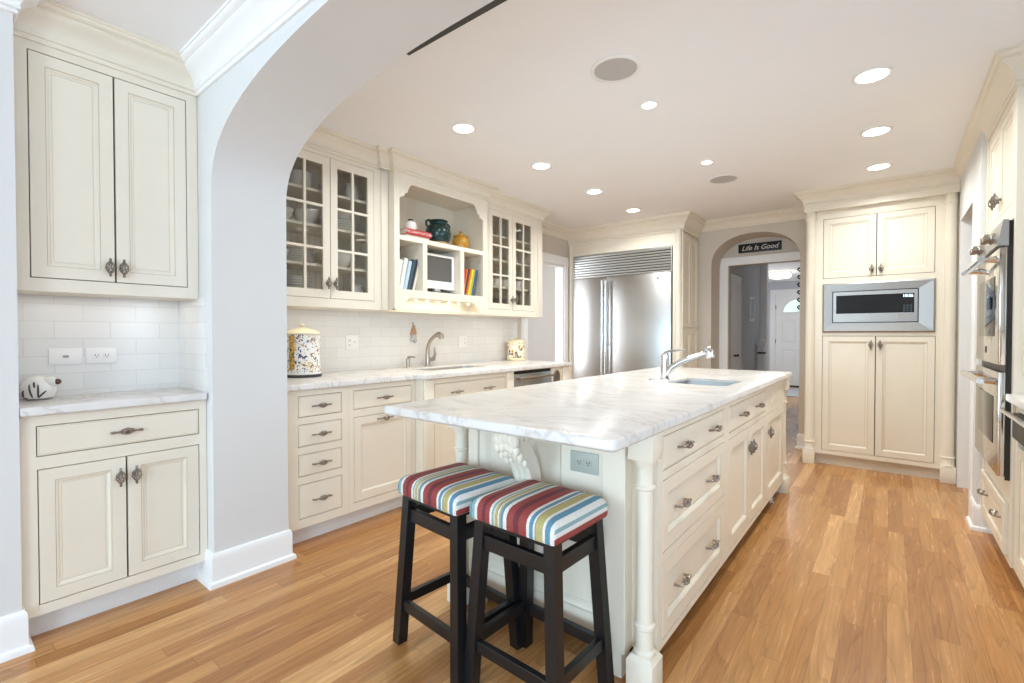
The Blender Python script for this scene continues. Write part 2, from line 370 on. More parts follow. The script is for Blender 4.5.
    def build(s, name, mats, parent=None, world=False, smooth=True, recalc=True):
        if world and parent is not None: bmesh.ops.transform(s.bm, matrix=MW[parent.name].inverted(), verts=s.bm.verts[:])
        if recalc: bmesh.ops.recalc_face_normals(s.bm, faces=s.bm.faces[:])
        me = bpy.data.meshes.new(name); s.bm.to_mesh(me); s.bm.free()
        for m in (mats if isinstance(mats, (list, tuple)) else [mats]): me.materials.append(M[m])
        if smooth:
            for p in me.polygons: p.use_smooth = True
            me.set_sharp_from_angle(angle=math.radians(32))
        return link(name, me, parent)
MW = {}
def link(name, me, parent=None, loc=None, rot=None):
    o = bpy.data.objects.new(name, me); COL.objects.link(o)
    if parent is not None: o.parent = parent
    if loc is not None: o.location = loc
    if rot is not None: o.rotation_euler = rot
    return o
def thing(name, label, cat, loc=(0, 0, 0), rotz=0.0, group=None):
    o = bpy.data.objects.new(name, None); COL.objects.link(o); o.empty_display_size = 0.05
    o.location = loc; o.rotation_euler = (0, 0, rotz)
    MW[o.name] = Matrix.Translation(loc) @ Matrix.Rotation(rotz, 4, 'Z')
    return tag(o, label, cat, group)
def tag(o, label, cat, group=None):
    o['label'] = label; o['category'] = cat
    if group: o['group'] = group
    return o
def struct(o): o['kind'] = 'structure'; return o
def plabel(o, t): o['label'] = t; return o
def solo(mb, name, mats, loc, label, cat, group=None, rotz=0.0, smooth=True):
    """a thing that is one mesh, modelled about its own base"""
    o = mb.build(name, mats, None, smooth=smooth); o.location = loc; o.rotation_euler = (0, 0, rotz)
    MW[o.name] = Matrix.Translation(loc) @ Matrix.Rotation(rotz, 4, 'Z')
    return tag(o, label, cat, group)
def dup(o, loc, label=None, rotz=None, group=None):
    c = o.copy(); COL.objects.link(c); c.location = loc
    if rotz is not None: c.rotation_euler = (0, 0, rotz)
    if label: c['label'] = label
    if group: c['group'] = group
    for ch in list(o.children):
        d = ch.copy(); COL.objects.link(d); d.parent = c
        for g in list(ch.children):
            e = g.copy(); COL.objects.link(e); e.parent = d
    return c
def rrect(x0, x1, y0, y1, r, n=5):
    pts = []
    for cx, cy, a0 in ((x1-r, y0+r, -PI/2), (x1-r, y1-r, 0), (x0+r, y1-r, PI/2), (x0+r, y0+r, PI)):
        for i in range(n+1):
            a = a0 + PI/2*i/n; pts.append((cx+r*math.cos(a), cy+r*math.sin(a)))
    return pts
def text_mesh(txt, size, depth=0.0006, shear=0.0):
    cu = bpy.data.curves.new('lettering', 'FONT'); cu.body = txt; cu.size = size; cu.extrude = depth; cu.shear = shear
    cu.align_x = 'CENTER'; cu.align_y = 'CENTER'
    o = bpy.data.objects.new('lettering', cu); COL.objects.link(o)
    dg = bpy.context.evaluated_depsgraph_get(); me = bpy.data.meshes.new_from_object(o.evaluated_get(dg))
    bpy.data.objects.remove(o); return me

# ---------------------------------------------------------------- structure
CEIL = 2.55
struct(MB().box(-6.2, 3.4, -4.2, 13.2, -0.08, 0.0).build('floor', 'floor', smooth=False))
struct(MB().box(-6.2, 3.4, -4.2, 7.1, CEIL, CEIL+0.08).build('ceiling', 'ceiling', smooth=False))
# near left wall with the built-in niche (back X=-2.99, opening Y 0.26..0.893)
XN = -2.60
struct(MB().box(-3.1, XN, -4.2, 0.247, 0, CEIL).build('wall_left', 'wall', smooth=False))
struct(MB().box(-3.1, -2.99, 0.247, 0.893, 0, CEIL).build('wall_niche', 'tile', smooth=False))
struct(MB().box(-2.99, -2.62, 0.885, 0.893, 0.93, 1.40).build('wall_niche_return', 'tile_side', smooth=False))
# arched wall between breakfast area and kitchen (Y 0.893..1.27)
def arch_pts(cx, hw, zs, h, n=28, e=2.35):
    out = []
    for i in range(n+1):
        t = PI - PI*i/n; c, s_ = math.cos(t), math.sin(t)
        out.append((cx + hw*math.copysign(abs(c)**(2/e), c), zs + h*abs(s_)**(2/e)))
    return out
ap = arch_pts(-1.03, 1.52, 1.89, 0.478, 32, 2.6)
mb = MB(); mb.prism([(-3.42, 0), (-2.55, 0)] + ap + [(0.49, 0), (1.2, 0), (1.2, CEIL), (-3.42, CEIL)], 'Y', 0.893, 1.255)
wa = struct(mb.build('wall_arch', 'wall'))
XS = -3.30
mb = MB()   # sink wall with the doorway to the side room (Y 4.43..5.2, up to z 2.1)
mb.box(XS-0.12, XS, 1.255, 4.42, 0, CEIL); mb.box(XS-0.12, XS, 5.22, 6.25, 0, CEIL); mb.box(XS-0.12, XS, 4.42, 5.22, 2.10, CEIL)
struct(mb.build('wall_sink', 'greige', smooth=False))
struct(MB().box(XS, XS+0.008, 1.256, 4.235, 0.93, 1.46).build('wall_tile', 'tile', smooth=False))
mb = MB()   # doorway casing
mb.box(XS, XS+0.022, 4.30, 4.42, 0.0, 2.10, 0.004); mb.box(XS, XS+0.022, 5.22, 5.30, 0.0, 2.10, 0.004); mb.box(XS, XS+0.026, 4.28, 5.30, 2.10, 2.21, 0.004)
mb.box(XS-0.12, XS, 4.42, 4.435, 0, 2.10); mb.box(XS-0.12, XS, 5.205, 5.22, 0, 2.10); mb.box(XS-0.12, XS, 4.435, 5.205, 2.085, 2.10)
struct(mb.build('trim_side_doorway', 'trim', smooth=False))
# side room beyond
mb = MB(); mb.box(-5.6, -5.5, 3.2, 7.1, 0, CEIL); mb.box(-5.6, XS-0.12, 3.1, 3.2, 0, CEIL); mb.box(-5.6, XS-0.12, 7.0, 7.1, 0, CEIL)
struct(mb.build('wall_side_room', 'wall', smooth=False))
# back wall with the small arch into the hall (front Y=5.88, recess to 6.24)
YB = 5.88
ah = arch_pts(-1.21, 0.453, 2.03, 0.335, 20, 2.2)
mb = MB(); mb.prism([(XS, 0), (ah[0][0], 0)] + ah + [(ah[-1][0], 0), (1.2, 0), (1.2, CEIL), (XS, CEIL)], 'Y', YB, 6.24)
struct(mb.build('wall_back', 'greige'))
mb = MB(); mb.frame((-3.3, 1.2), (0, CEIL), [(-1.56, -0.70, -0.1, 2.06)], 6.25, 6.36)
struct(mb.build('wall_hall_front', 'greige', smooth=False))
mb = MB(); mb.frame((-1.662, -0.60), (0, 2.155), [(-1.565, -0.695, -0.1, 2.06)], 6.225, 6.25)
struct(mb.build('trim_hall_door', 'trim', smooth=False))
# hall
struct(MB().box(-4.2, 1.2, 6.36, 13.2, 2.45, 2.53).build('ceiling_hall', 'ceiling', smooth=False))
mb = MB(); mb.box(-1.80, -1.66, 6.36, 6.60, 0, 2.45); mb.box(-1.80, -1.66, 6.60, 7.42, 2.05, 2.45); mb.box(-1.80, -1.66, 7.42, 7.62, 0, 2.45)
mb.box(-1.95, -1.74, 7.62, 9.0, 0, 2.45)
struct(mb.build('wall_hall_left', 'hallpaint', smooth=False))
mb = MB(); mb.box(-1.95, -1.64, 9.0, 9.12, 0, 2.45, 0.006)
struct(mb.build('trim_hall_pilaster', 'trim', smooth=False))
mb = MB(); mb.box(-4.2, -1.95, 8.9, 9.0, 0, 2.45); mb.box(-3.1, -3.0, 9.0, 12.7, 0, 2.45)
mb.frame((-4.2, 1.2), (0, 2.45), [(-2.14, -1.16, -0.1, 2.17)], 12.7, 12.82)
struct(mb.build('wall_foyer', 'hallpaint', smooth=False))
struct(MB().box(-0.55, -0.45, 6.36, 12.7, 0, 2.45).build('wall_hall_right', 'hallpaint', smooth=False))
mb = MB(); mb.frame((-2.24, -1.06), (0, 2.27), [(-2.13, -1.17, -0.1, 2.16)], 12.67, 12.70)
struct(mb.build('trim_front_door', 'trim', smooth=False))
# right wall (passage opening Y 4.30..5.19) and wall behind the right counter
XR = 0.43
mb = MB(); mb.box(XR, XR+0.12, 4.115, 4.30, 0, CEIL); mb.box(XR, XR+0.12, 5.19, YB, 0, CEIL); mb.box(XR, XR+0.12, 4.30, 5.19, 2.12, CEIL); mb.box(XR+0.12, 1.2, 4.115, 4.2, 0, CEIL)
struct(mb.build('wall_right', 'wall', smooth=False))
mb = MB(); mb.box(XR-0.012, XR, 4.30, 4.36, 0, 2.12); mb.box(XR, XR+0.105, 5.175, 5.19, 0, 2.12)
struct(mb.build('trim_right_passage', 'trim', smooth=False))
struct(MB().box(1.10, 1.2, 4.2, YB, 0, CEIL).build('wall_passage', 'wall', smooth=False))
mb = MB()
for y0, y1, z0, z1 in ((1.255, 1.5, 0, CEIL), (2.95, 4.115, 0, CEIL), (1.5, 2.95, 0, 1.08), (1.5, 2.95, 2.2, CEIL)): mb.box(1.08, 1.2, y0, y1, z0, z1)
struct(mb.build('wall_counter_right', 'wall', smooth=False))
mb = MB(); mb.box(1.06, 1.10, 2.2, 2.25, 1.08, 2.2)
for y0, y1, z0, z1 in ((1.46, 1.5, 1.04, 2.24), (2.95, 2.99, 1.04, 2.24), (1.5, 2.95, 1.04, 1.08), (1.5, 2.95, 2.2, 2.24)): mb.box(1.05, 1.10, y0, y1, z0, z1)
struct(mb.build('window_1', 'trim', smooth=False))
# breakfast room behind the camera
mb = MB(); mb.frame((-3.1, 3.3), (0, CEIL), [(-2.6, -1.5, 0.45, 2.4), (1.0, 3.0, 0.45, 2.4)], -4.1, -3.95)
struct(mb.build('wall_front', 'wall', smooth=False))
mb = MB()
for y0, y1, z0, z1 in ((-4.2, -3.6, 0, CEIL), (0.6, 0.893, 0, CEIL), (-3.6, 0.6, 0, 0.25), (-3.6, 0.6, 2.45, CEIL)): mb.box(3.15, 3.3, y0, y1, z0, z1)
mb.box(1.2, 3.3, 0.893, 1.0, 0, CEIL)
struct(mb.build('wall_breakfast_right', 'wall', smooth=False))

# baseboards
BP = [(0.0, 0.16), (0.006, 0.16), (0.012, 0.15), (0.015, 0.13), (0.015, 0.028), (0.027, 0.022), (0.030, 0.008), (0.030, 0.0), (0, 0)]
mb = MB(); mb.sweep([(-2.72, 0.893), (-2.55, 0.893), (-2.55, 1.255), (-2.70, 1.255)], BP)
struct(mb.build('baseboard_arch', 'trim'))
mb = MB(); mb.sweep([(XN, -4.0), (XN, 0.247), (-2.70, 0.247)], BP); struct(mb.build('baseboard_left', 'trim'))
mb = MB(); mb.sweep([(0.55, 4.115), (XR, 4.115), (XR, 4.30)][::-1], BP); struct(mb.build('baseboard_right', 'trim'))
mb = MB(); mb.sweep([(-1.81, YB), (ah[0][0], YB), (ah[0][0], 6.22)], BP); mb.sweep([(ah[-1][0], 6.22), (ah[-1][0], YB), (-0.67, YB)], BP); struct(mb.build('baseboard_back', 'trim'))
# crowns of the room
def crown_prof(z0, z1, pr):
    h = z1-z0
    k = [(0, 0), (.10, 0), (.13, .03), (.13, .07), (.10, .10), (.10, .13), (.18, .15), (.20, .19), (.18, .23), (.17, .25), (.20, .34), (.28, .44), (.40, .54), (.54, .62), (.66, .68), (.72, .74), (.70, .76), (.70, .80), (.82, .82), (.90, .86), (.94, .91), (.94, .93), (1.0, .94), (1.0, 1.0), (0, 1.0)]
    return [(a*pr, z0+b*h) for a, b in k]
mb = MB(); mb.sweep([(-2.72, 0.893), (1.2, 0.893)], crown_prof(2.40, CEIL, 0.10)); struct(mb.build('trim_white_crown', 'trim'))
mb = MB(); mb.sweep([(XN, -3.9), (XN, 0.247), (-2.75, 0.247)], crown_prof(2.43, CEIL, 0.10)); struct(mb.build('trim_left_crown', 'trim'))
mb = MB(); mb.sweep([(-1.80, YB), (-0.60, YB)], crown_prof(2.44, CEIL, 0.10)); mb.sweep([(XS, 4.27), (XS, 5.32)], crown_prof(2.44, CEIL, 0.10)); struct(mb.build('trim_back_crown', 'cream'))
mb = MB(); mb.sweep([(0.46, 5.80), (0.46, 4.113)], crown_prof(2.39, CEIL, 0.085)); struct(mb.build('trim_right_crown', 'cream'))

# doors in the hall
def panel_rings(mb, x0, x1, z0, z1, y, rings, mi=0):
    """nested rectangle rings facing -y: rings = [(inset, depth)], depth>0 goes back"""
    lps = [[(x0+i, y+d, z0+i), (x1-i, y+d, z0+i), (x1-i, y+d, z1-i), (x0+i, y+d, z1-i)] for i, d in rings]
    for k, (a, b) in enumerate(zip(lps, lps[1:])):
        g = rings[k+1][2] if False else mi
        for i in range(4): mb.face([a[i], a[(i+1) % 4], b[(i+1) % 4], b[i]], g)
    mb.face(lps[-1], mi)
fd = MB(); W = 0.96
fd.frame((0, W), (0, 2.15), [(0.14, 0.44, 0.2, 0.85), (0.52, 0.82, 0.2, 0.85), (0.14, 0.44, 1.0, 1.55), (0.52, 0.82, 1.0, 1.55)], 0, 0.045)
for a, b, c, d in ((0.14, 0.44, 0.2, 0.85), (0.52, 0.82, 0.2, 0.85), (0.14, 0.44, 1.0, 1.55), (0.52, 0.82, 1.0, 1.55)): panel_rings(fd, a, b, c, d, 0, [(0, 0), (0.012, 0.014), (0.03, 0.014), (0.05, 0.004)])
d1 = struct(fd.build('door_1', 'trim', smooth=False)); d1.location = (-2.13, 12.705, 0.012)
mb = MB(); pts = [(0.16, 1.72)] + [(0.48-0.32*math.cos(PI*i/16), 1.72+0.30*math.sin(PI*i/16)) for i in range(17)]
mb.prism(pts[1:], 'Y', -0.006, 0.004); plabel(mb.build('glass', 'foyer_glass', d1), 'half-round fan light of leaded glass')
mb = MB(); mb.tube([(0.48-0.33*math.cos(PI*i/16), -0.012, 1.72+0.31*math.sin(PI*i/16)) for i in range(17)], 0.014, 6)
mb.tube([(0.14, -0.012, 1.715), (0.82, -0.012, 1.715)], 0.014, 6)
for a in (0.25, 0.5, 0.75): mb.tube([(0.48, -0.01, 1.72), (0.48-0.32*math.cos(PI*a), -0.01, 1.72+0.30*math.sin(PI*a))], 0.006, 6)
mb.build('fan_light_frame', 'trim', d1)
for z in (0.25, 1.05, 1.85): mb = MB(); mb.box(-0.008, 0.012, -0.012, 0.0, z-0.05, z+0.05); mb.build('hinge', 'iron', d1)
mb = MB(); mb.box(-0.0, W, -0.02, 0.05, -0.011, 0.02); mb.build('threshold', 'dark', d1)
# folding closet door in the hall's left wall
bf = thing('door_2', 'white folding closet door with dark knobs on hall left wall', 'closet door', (-1.675, 6.605, 0.01), PI/2); bf['kind'] = 'structure'
for k in range(2):
    x0 = k*0.405; mb = MB(); hl = [(x0+0.07, x0+0.33, 0.15, 0.72), (x0+0.07, x0+0.33, 0.82, 1.55), (x0+0.07, x0+0.33, 1.63, 1.92)]
    mb.frame((x0+0.002, x0+0.40), (0, 2.03), hl, 0, 0.03)
    for a, b, c, d in hl: panel_rings(mb, a, b, c, d, 0, [(0, 0), (0.015, 0.012), (0.035, 0.012), (0.06, 0.003)])
    lf = mb.build('leaf', 'trim', bf, smooth=False)
    mb = MB(); mb.lathe([(0.006, 0), (0.006, -0.02), (0.016, -0.028), (0.018, -0.038), (0.010, -0.046), (0.001, -0.048)], (x0+(0.34 if k == 0 else 0.06), 0, 0.92), 12, 'Y'); mb.build('knob', 'iron', lf)

# ---------------------------------------------------------------- cabinet kit (local: x along the front, y into the cabinet, z up)
def make_pull():
    me = []
    for kind in 'vh':
        mb = MB(); L_ = 0.078 if kind == 'v' else 0.11; core = 0.052 if kind == 'v' else 0.05; R = 0.014 if kind == 'v' else 0.011; yo = -0.026
        def P(t, a, r): # t along
            return (r*math.cos(a), yo + r*math.sin(a), t) if kind == 'v' else (t, yo + r*math.sin(a), r*math.cos(a))
        for s_ in range(6):
            pts = []
            for i in range(11):
                u = i/10; r = 0.003 + R*math.sin(PI*u)**0.8 if 0 < u < 1 else 0.003
                pts.append(P(-core/2+core*u, 2*PI*s_/6 + 2.4*u, r))
            mb.tube(pts, 0.0022, 5)
        ax = 'Z' if kind == 'v' else 'X'
        mb.lathe([(0.003, -core/2), (0.0045, -core/4), (0.0045, core/4), (0.003, core/2)], (0, yo, 0), 8, ax)
        for sg in (-1, 1):
            prof = [(0.0035, sg*core/2), (0.006, sg*(core/2+0.003)), (0.0035, sg*(core/2+0.007)), (0.006, sg*(L_/2-0.004)), (0.0045, sg*L_/2), (0.001, sg*(L_/2+0.002))]
            mb.lathe(prof, (0, yo, 0), 8, ax)
            if kind == 'h':
                e = sg*(L_/2-0.004); mb.tube([(e, yo, 0), (e*1.02, yo*0.5, -0.003), (e*0.98, 0.0, -0.004)], [0.0045, 0.004, 0.006], 8)
        if kind == 'v': mb.lathe([(0.009, 0.0), (0.008, -0.004), (0.0045, -0.008), (0.0045, yo)], (0, 0, 0), 10, 'Y')
        o = mb.build('pull', 'bronze'); me.append(o.data); bpy.data.objects.remove(o)
    return me
PULL_V, PULL_H = make_pull()
def pull(parent, x, y, z, kind='v', name='handle'): return link(name, PULL_V if kind == 'v' else PULL_H, parent, (x, y, z))

def door(th, x0, x1, z0, z1, name='door', hx=None, hz=None, style='panel', y=0.0, t=0.02, fw=0.047, hk='v', g=0.0035, pulls=None):
    """inset door or drawer front with glazed bead; handle as its child"""
    a, b, c, d = x0+g, x1-g, z0+g, z1-g; mb = MB()
    if style == 'panel':
        R = [(0, 0.001, 0), (0.001, 0, 0), (fw, 0, 0), (fw+0.003, 0.003, 1), (fw+0.007, 0.003, 0), (fw+0.014, 0.009, 0), (fw+0.020, 0.0095, 0), (fw+0.0215, 0.0105, 1), (fw+0.024, 0.0095, 0)]
    elif style == 'raised':
        R = [(0, 0.001, 0), (0.001, 0, 0), (fw, 0, 0), (fw+0.002, 0.002, 1), (fw+0.006, 0.003, 0), (fw+0.016, 0.013, 0), (fw+0.022, 0.0135, 0), (fw+0.024, 0.0145, 1)]
    else:
        R = [(0, 0.001, 0), (0.001, 0, 0), (0.004, 0, 0), (0.006, 0.0008, 1), (0.008, 0, 0)]
    lps = [[(a+i, y+dd, c+i), (b-i, y+dd, c+i), (b-i, y+dd, d-i), (a+i, y+dd, d-i)] for i, dd, _ in R]
    for k in range(len(lps)-1):
        p, q = lps[k], lps[k+1]
        for i in range(4): mb.face([p[i], p[(i+1) % 4], q[(i+1) % 4], q[i]], R[k+1][2])
    mb.face(lps[-1], 0)
    o0, bk = lps[0], [(v[0], y+t, v[2]) for v in lps[0]]
    for i in range(4): mb.face([o0[i], bk[i], bk[(i+1) % 4], o0[(i+1) % 4]], 0)
    mb.face(bk[::-1], 0)
    o = mb.build(name, ['cream', 'glaze'], th, smooth=False)
    yy = y + (0.0095 if (style != 'flat' and pulls) else 0.0)
    for px, pz, k in (pulls or ([(hx, hz, hk)] if hx is not None else [])): pull(o, px, yy, pz, k)
    return o
def body(th, w, d, z0, z1, openings, name='body', back=0.023, mats=('cream', 'dark'), kick=True, kd=0.07, x0=0.0, extra=None):
    mb = MB(); mb.frame((x0, w), (z0, z1), openings, 0.0, 0.022)
    # carcass: sides, top, bottom, back, and an added dark board that paints shade into the door gaps
    mb.box(x0, x0+0.018, 0.022, d, z0, z1); mb.box(w-0.018, w, 0.022, d, z0, z1); mb.box(x0+0.018, w-0.018, 0.022, d, z0, z0+0.018); mb.box(x0+0.018, w-0.018, 0.022, d, z1-0.018, z1)
    mb.box(x0+0.018, w-0.018, back, back+0.01, z0+0.018, z1-0.018, mi=1)
    if extra: extra(mb)
    o = mb.build(name, list(mats), th, smooth=False)
    if kick and z0 > 0.03:
        k = MB(); k.box(x0, w, kd, kd+0.02, 0, z0); k.box(x0, x0+0.018, kd+0.02, d, 0, z0); k.box(w-0.018, w, kd+0.02, d, 0, z0); k.build('toe_kick', 'kick', th, smooth=False)
    return o
def cab_crown(th, path, z0, z1, pr, name='crown'):
    mb = MB(); mb.sweep(path, crown_prof(z0, z1, pr)); return mb.build(name, 'cream', th)

# ---------------------------------------------------------------- niche on the left: base, counter, wall cabinet
Y0 = 0.247; NW = 0.893-Y0
t = thing('base_cabinet', 'cream base cabinet with one wide drawer in the niche near the camera', 'cabinet', (-2.63, Y0, 0), PI/2)
NB = [(0.048, 0.613, 0.735, 0.858), (0.050, 0.613, 0.145, 0.685)]
body(t, NW-0.002, 0.355, 0.105, 0.898, NB)
door(t, 0.048, 0.613, 0.735, 0.858, 'drawer', 0.331, 0.797, 'flat', hk='h')
door(t, 0.050, 0.3315, 0.145, 0.685, hx=0.305, hz=0.60); door(t, 0.3315, 0.613, 0.145, 0.685, hx=0.361, hz=0.60)
mb = MB(); mb.slab([(-2.99, Y0+0.002), (-2.598, Y0+0.002), (-2.598, 0.884), (-2.99, 0.884)], None, 0.90, 0.937)
tag(mb.build('countertop', 'marble'), 'short white marble countertop in the tiled niche at left', 'countertop')
t = thing('wall_cabinet', 'tall cream two-door wall cabinet above the tiled niche', 'cabinet', (-2.715, Y0, 1.397), PI/2)
WZ = 1.397
body(t, NW-0.002, 0.272, 0, 2.41-WZ, [(0.048, 0.598, 0.053, 2.366-WZ)], kick=False)
door(t, 0.048, 0.320, 0.053, 2.366-WZ, hx=0.296, hz=0.118); door(t, 0.320, 0.598, 0.053, 2.366-WZ, hx=0.344, hz=0.118)
cab_crown(t, [(0, 0), (NW-0.002, 0)], 2.40-WZ, CEIL-WZ, 0.085)
ul = area('undercabinet_light', (-2.86, 0.57, 1.385), (0, 0, 0), 0.16, 0.56, 0.3, WARM)

# ---------------------------------------------------------------- sink run (faces +X)
SX = -2.635
t = thing('drawer_cabinet', 'cream base cabinet with a stack of four drawers beside the arched wall', 'cabinet', (SX, 1.272, 0), PI/2)
w = 0.408
dz = [(0.742, 0.866), (0.572, 0.702), (0.401, 0.529), (0.156, 0.357)]
body(t, w, 0.66, 0.105, 0.90, [(0.085, 0.362, a, b) for a, b in dz], x0=-0.015)
for a, b in dz: door(t, 0.085, 0.362, a, b, 'drawer', 0.2235, (a+b)/2, 'flat', hk='h')
t = thing('pullout_cabinet', 'cream base cabinet with drawer over tall pull-out door behind the stools', 'cabinet', (SX, 1.681, 0), PI/2)
w = 0.53
body(t, w, 0.66, 0.105, 0.90, [(0.031, 0.502, 0.745, 0.866), (0.035, 0.50, 0.156, 0.697)])
door(t, 0.031, 0.502, 0.745, 0.866, 'drawer', 0.265, 0.805, 'flat', hk='h')
door(t, 0.035, 0.50, 0.156, 0.697, hx=0.265, hz=0.668, hk='h')
SB = -2.56
t = thing('sink_cabinet', 'cream sink base cabinet bumped forward under the brown-nickel faucet', 'cabinet', (SB, 2.213, 0), PI/2)
w = 1.034
body(t, w, 0.73, 0.105, 0.90, [(0.111, 0.921, 0.72, 0.863), (0.111, 0.921, 0.156, 0.69)])
door(t, 0.111, 0.921, 0.72, 0.863, 'false_drawer', style='flat', pulls=[(0.33, 0.79, 'h'), (0.70, 0.79, 'h')])
door(t, 0.111, 0.516, 0.156, 0.69, hx=0.485, hz=0.60); door(t, 0.516, 0.921, 0.156, 0.69, hx=0.547, hz=0.60)
for x in (0.055, 0.975):
    mb = MB(); mb.box(x-0.045, x+0.045, -0.012, 0.0, 0.11, 0.898, 0.003); mb.build('pilaster', 'cream', t)
t = thing('dishwasher', 'stainless dishwasher with bar handle under the sink-side counter', 'dishwasher', (SB, 3.249, 0), PI/2)
mb = MB(); mb.box(0.003, 0.583, 0.0, 0.60, 0.11, 0.868, 0.004); mb.build('door', 'steel', t)
mb = MB(); mb.box(0.003, 0.583, 0.012, 0.60, 0.868, 0.898); mb.build('control_panel', 'black_plastic', t)
mb = MB(); mb.box(0.01, 0.575, 0.07, 0.6, 0.0, 0.11); mb.build('toe_kick', 'black_plastic', t)
mb = MB(); mb.tube([(0.03, -0.045, 0.832), (0.553, -0.045, 0.832)], 0.011, 10)
for x in (0.05, 0.533): mb.tube([(x, 0, 0.832), (x, -0.045, 0.832)], 0.008, 8)
mb.build('handle', 'nickel', t)
t = thing('end_panel', 'narrow cream end panel with an oval bronze plate beside the dishwasher', 'cabinet panel', (SB, 3.834, 0), PI/2)
mb = MB(); mb.box(0, 0.326, 0, 0.73, 0.105, 0.898, 0.003); mb.box(0, 0.326, 0.07, 0.73, 0, 0.105); mb.box(0.19, 0.31, -0.012, 0, 0.11, 0.897, 0.003); mb.build('panel', 'cream', t)
mb = MB(); lp = lambda s_, y: [(0.085+0.058*s_*math.cos(2*PI*i/24), y, 0.80+0.072*s_*math.sin(2*PI*i/24)) for i in range(24)]
mb.rings([lp(1, 0.001), lp(1, -0.008), lp(0.9, -0.012), lp(0.82, -0.009), lp(0.2, -0.008)]); plabel(mb.build('oval_plate', 'bronze', t), 'dark oval bronze plate')
# counter with undermount sink
hole = rrect(-3.13, -2.80, 2.50, 3.21, 0.05)
outer = [(XS+0.009, 1.257), (-2.605, 1.257), (-2.605, 2.19), (-2.53, 2.215), (-2.53, 4.165), (XS+0.009, 4.165)]
mb = MB(); mb.slab(outer, hole, 0.90, 0.937); tag(mb.build('countertop', 'marble'), 'long white marble countertop with sink along the tiled wall', 'countertop')
def sink_bowl(x0, x1, y0, y1, r, zt, dp, name, m_, label):
    o = thing(name, label, 'sink', ((x0+x1)/2, (y0+y1)/2, zt-dp-0.002)); mb = MB()
    def lp(i, z): return [(x, y, z) for x, y in rrect(x0+i, x1-i, y0+i, y1-i, max(0.005, r-i*0.5))]
    mb.rings([lp(0.001, zt+0.024), lp(0.004, zt+0.024), lp(0.006, zt-dp*0.8), lp(0.02, zt-dp*0.97), lp(0.05, zt-dp)], cap0=False)
    mb.build('bowl', m_, o, world=True, recalc=False)
    mb = MB(); mb.lathe([(0.045, zt-dp+0.001), (0.045, zt-dp+0.004), (0.03, zt-dp+0.005), (0.028, zt-dp+0.002)], ((x0+x1)/2, (y0+y1)/2, 0), 20); mb.build('drain', 'chrome', o, world=True)
    return o
sink_bowl(-3.13, -2.80, 2.50, 3.21, 0.05, 0.8995, 0.19, 'kitchen_sink', 'steel', 'wide stainless sink set in the marble counter along the wall')
# wall faucet in brushed nickel
t = thing('faucet', 'brushed nickel gooseneck faucet behind the wall-side sink', 'faucet', (-3.215, 2.84, 0.937))
mb = MB(); mb.lathe([(0.028, 0), (0.028, 0.006), (0.022, 0.012), (0.021, 0.07), (0.019, 0.09)], n=18); mb.build('base', 'nickel', t)
pts = [(0, 0, 0.08), (0.0, 0, 0.15), (0.012, 0, 0.19), (0.04, 0, 0.23), (0.085, 0, 0.265), (0.13, 0, 0.28)]
mb = MB(); mb.tube(pts, [0.019, 0.0175, 0.0165, 0.016, 0.016, 0.016], 14); mb.build('spout', 'nickel', t)
mb = MB(); mb.tube([(0.115, 0, 0.276), (0.15, 0, 0.283), (0.175, 0, 0.272), (0.18, 0, 0.245)], [0.02, 0.023, 0.024, 0.021], 14); mb.build('spray_head', 'nickel', t)
mb = MB(); mb.tube([(0.0, 0.018, 0.06), (0.0, 0.075, 0.06)], 0.018, 12); mb.tube([(0, 0.07, 0.062), (0.004, 0.085, 0.10), (0.004, 0.075, 0.165)], [0.017, 0.012, 0.006], 10); mb.build('lever', 'nickel', t)
t = thing('soap_dispenser', 'small brushed nickel soap pump left of the gooseneck faucet', 'soap dispenser', (-3.215, 2.62, 0.937))
mb = MB(); mb.lathe([(0.02, 0), (0.02, 0.004), (0.0165, 0.008), (0.0165, 0.075), (0.012, 0.08)], n=16); mb.build('base', 'nickel', t)
mb = MB(); mb.tube([(0, 0, 0.078), (0, 0, 0.088), (0.03, 0.015, 0.092), (0.06, 0.03, 0.088)], [0.012, 0.010, 0.006, 0.005], 8); mb.build('nozzle', 'nickel', t)

# ---------------------------------------------------------------- wall cabinets over the sink run
UX = -2.945; UD = 0.34
def glass_door(th, x0, x1, z0, z1, hx, hz, cols=2, rows=3):
    g = 0.003; a, b, c, d = x0+g, x1-g, z0+g, z1-g; fw = 0.05; mu = 0.016
    holes = []; pw = (b-a-2*fw-(cols-1)*mu)/cols; ph = (d-c-2*fw-0.01-(rows-1)*mu)/rows
    for i in range(cols):
        for j in range(rows):
            hx0 = a+fw+i*(pw+mu); hz0 = c+fw+0.005+j*(ph+mu); holes.append((hx0, hx0+pw, hz0, hz0+ph))
    mb = MB(); mb.frame((a, b), (c, d), holes, 0.0, 0.02)
    for h in holes: pass
    o = mb.build('door', ['cream', 'glaze'], th, smooth=False)
    mb = MB(); mb.box(a+fw-0.006, b-fw+0.006, 0.009, 0.012, c+fw, d-fw); mb.build('glass', 'glass', o, smooth=False)
    pull(o, hx, 0, hz, 'v'); return o
def open_body(mb, w, d, z0, z1, openings, x0=0.0):
    mb.frame((x0, w), (z0, z1), openings, 0.0, 0.022)
    mb.box(x0, x0+0.018, 0.022, d, z0, z1); mb.box(w-0.018, w, 0.022, d, z0, z1); mb.box(x0+0.018, w-0.018, 0.022, d, z0, z0+0.018); mb.box(x0+0.018, w-0.018, 0.022, d, z1-0.018, z1)
    mb.box(x0+0.018, w-0.018, d-0.012, d, z0+0.018, z1-0.018)
SHZ = [1.691, 1.951, 2.184]
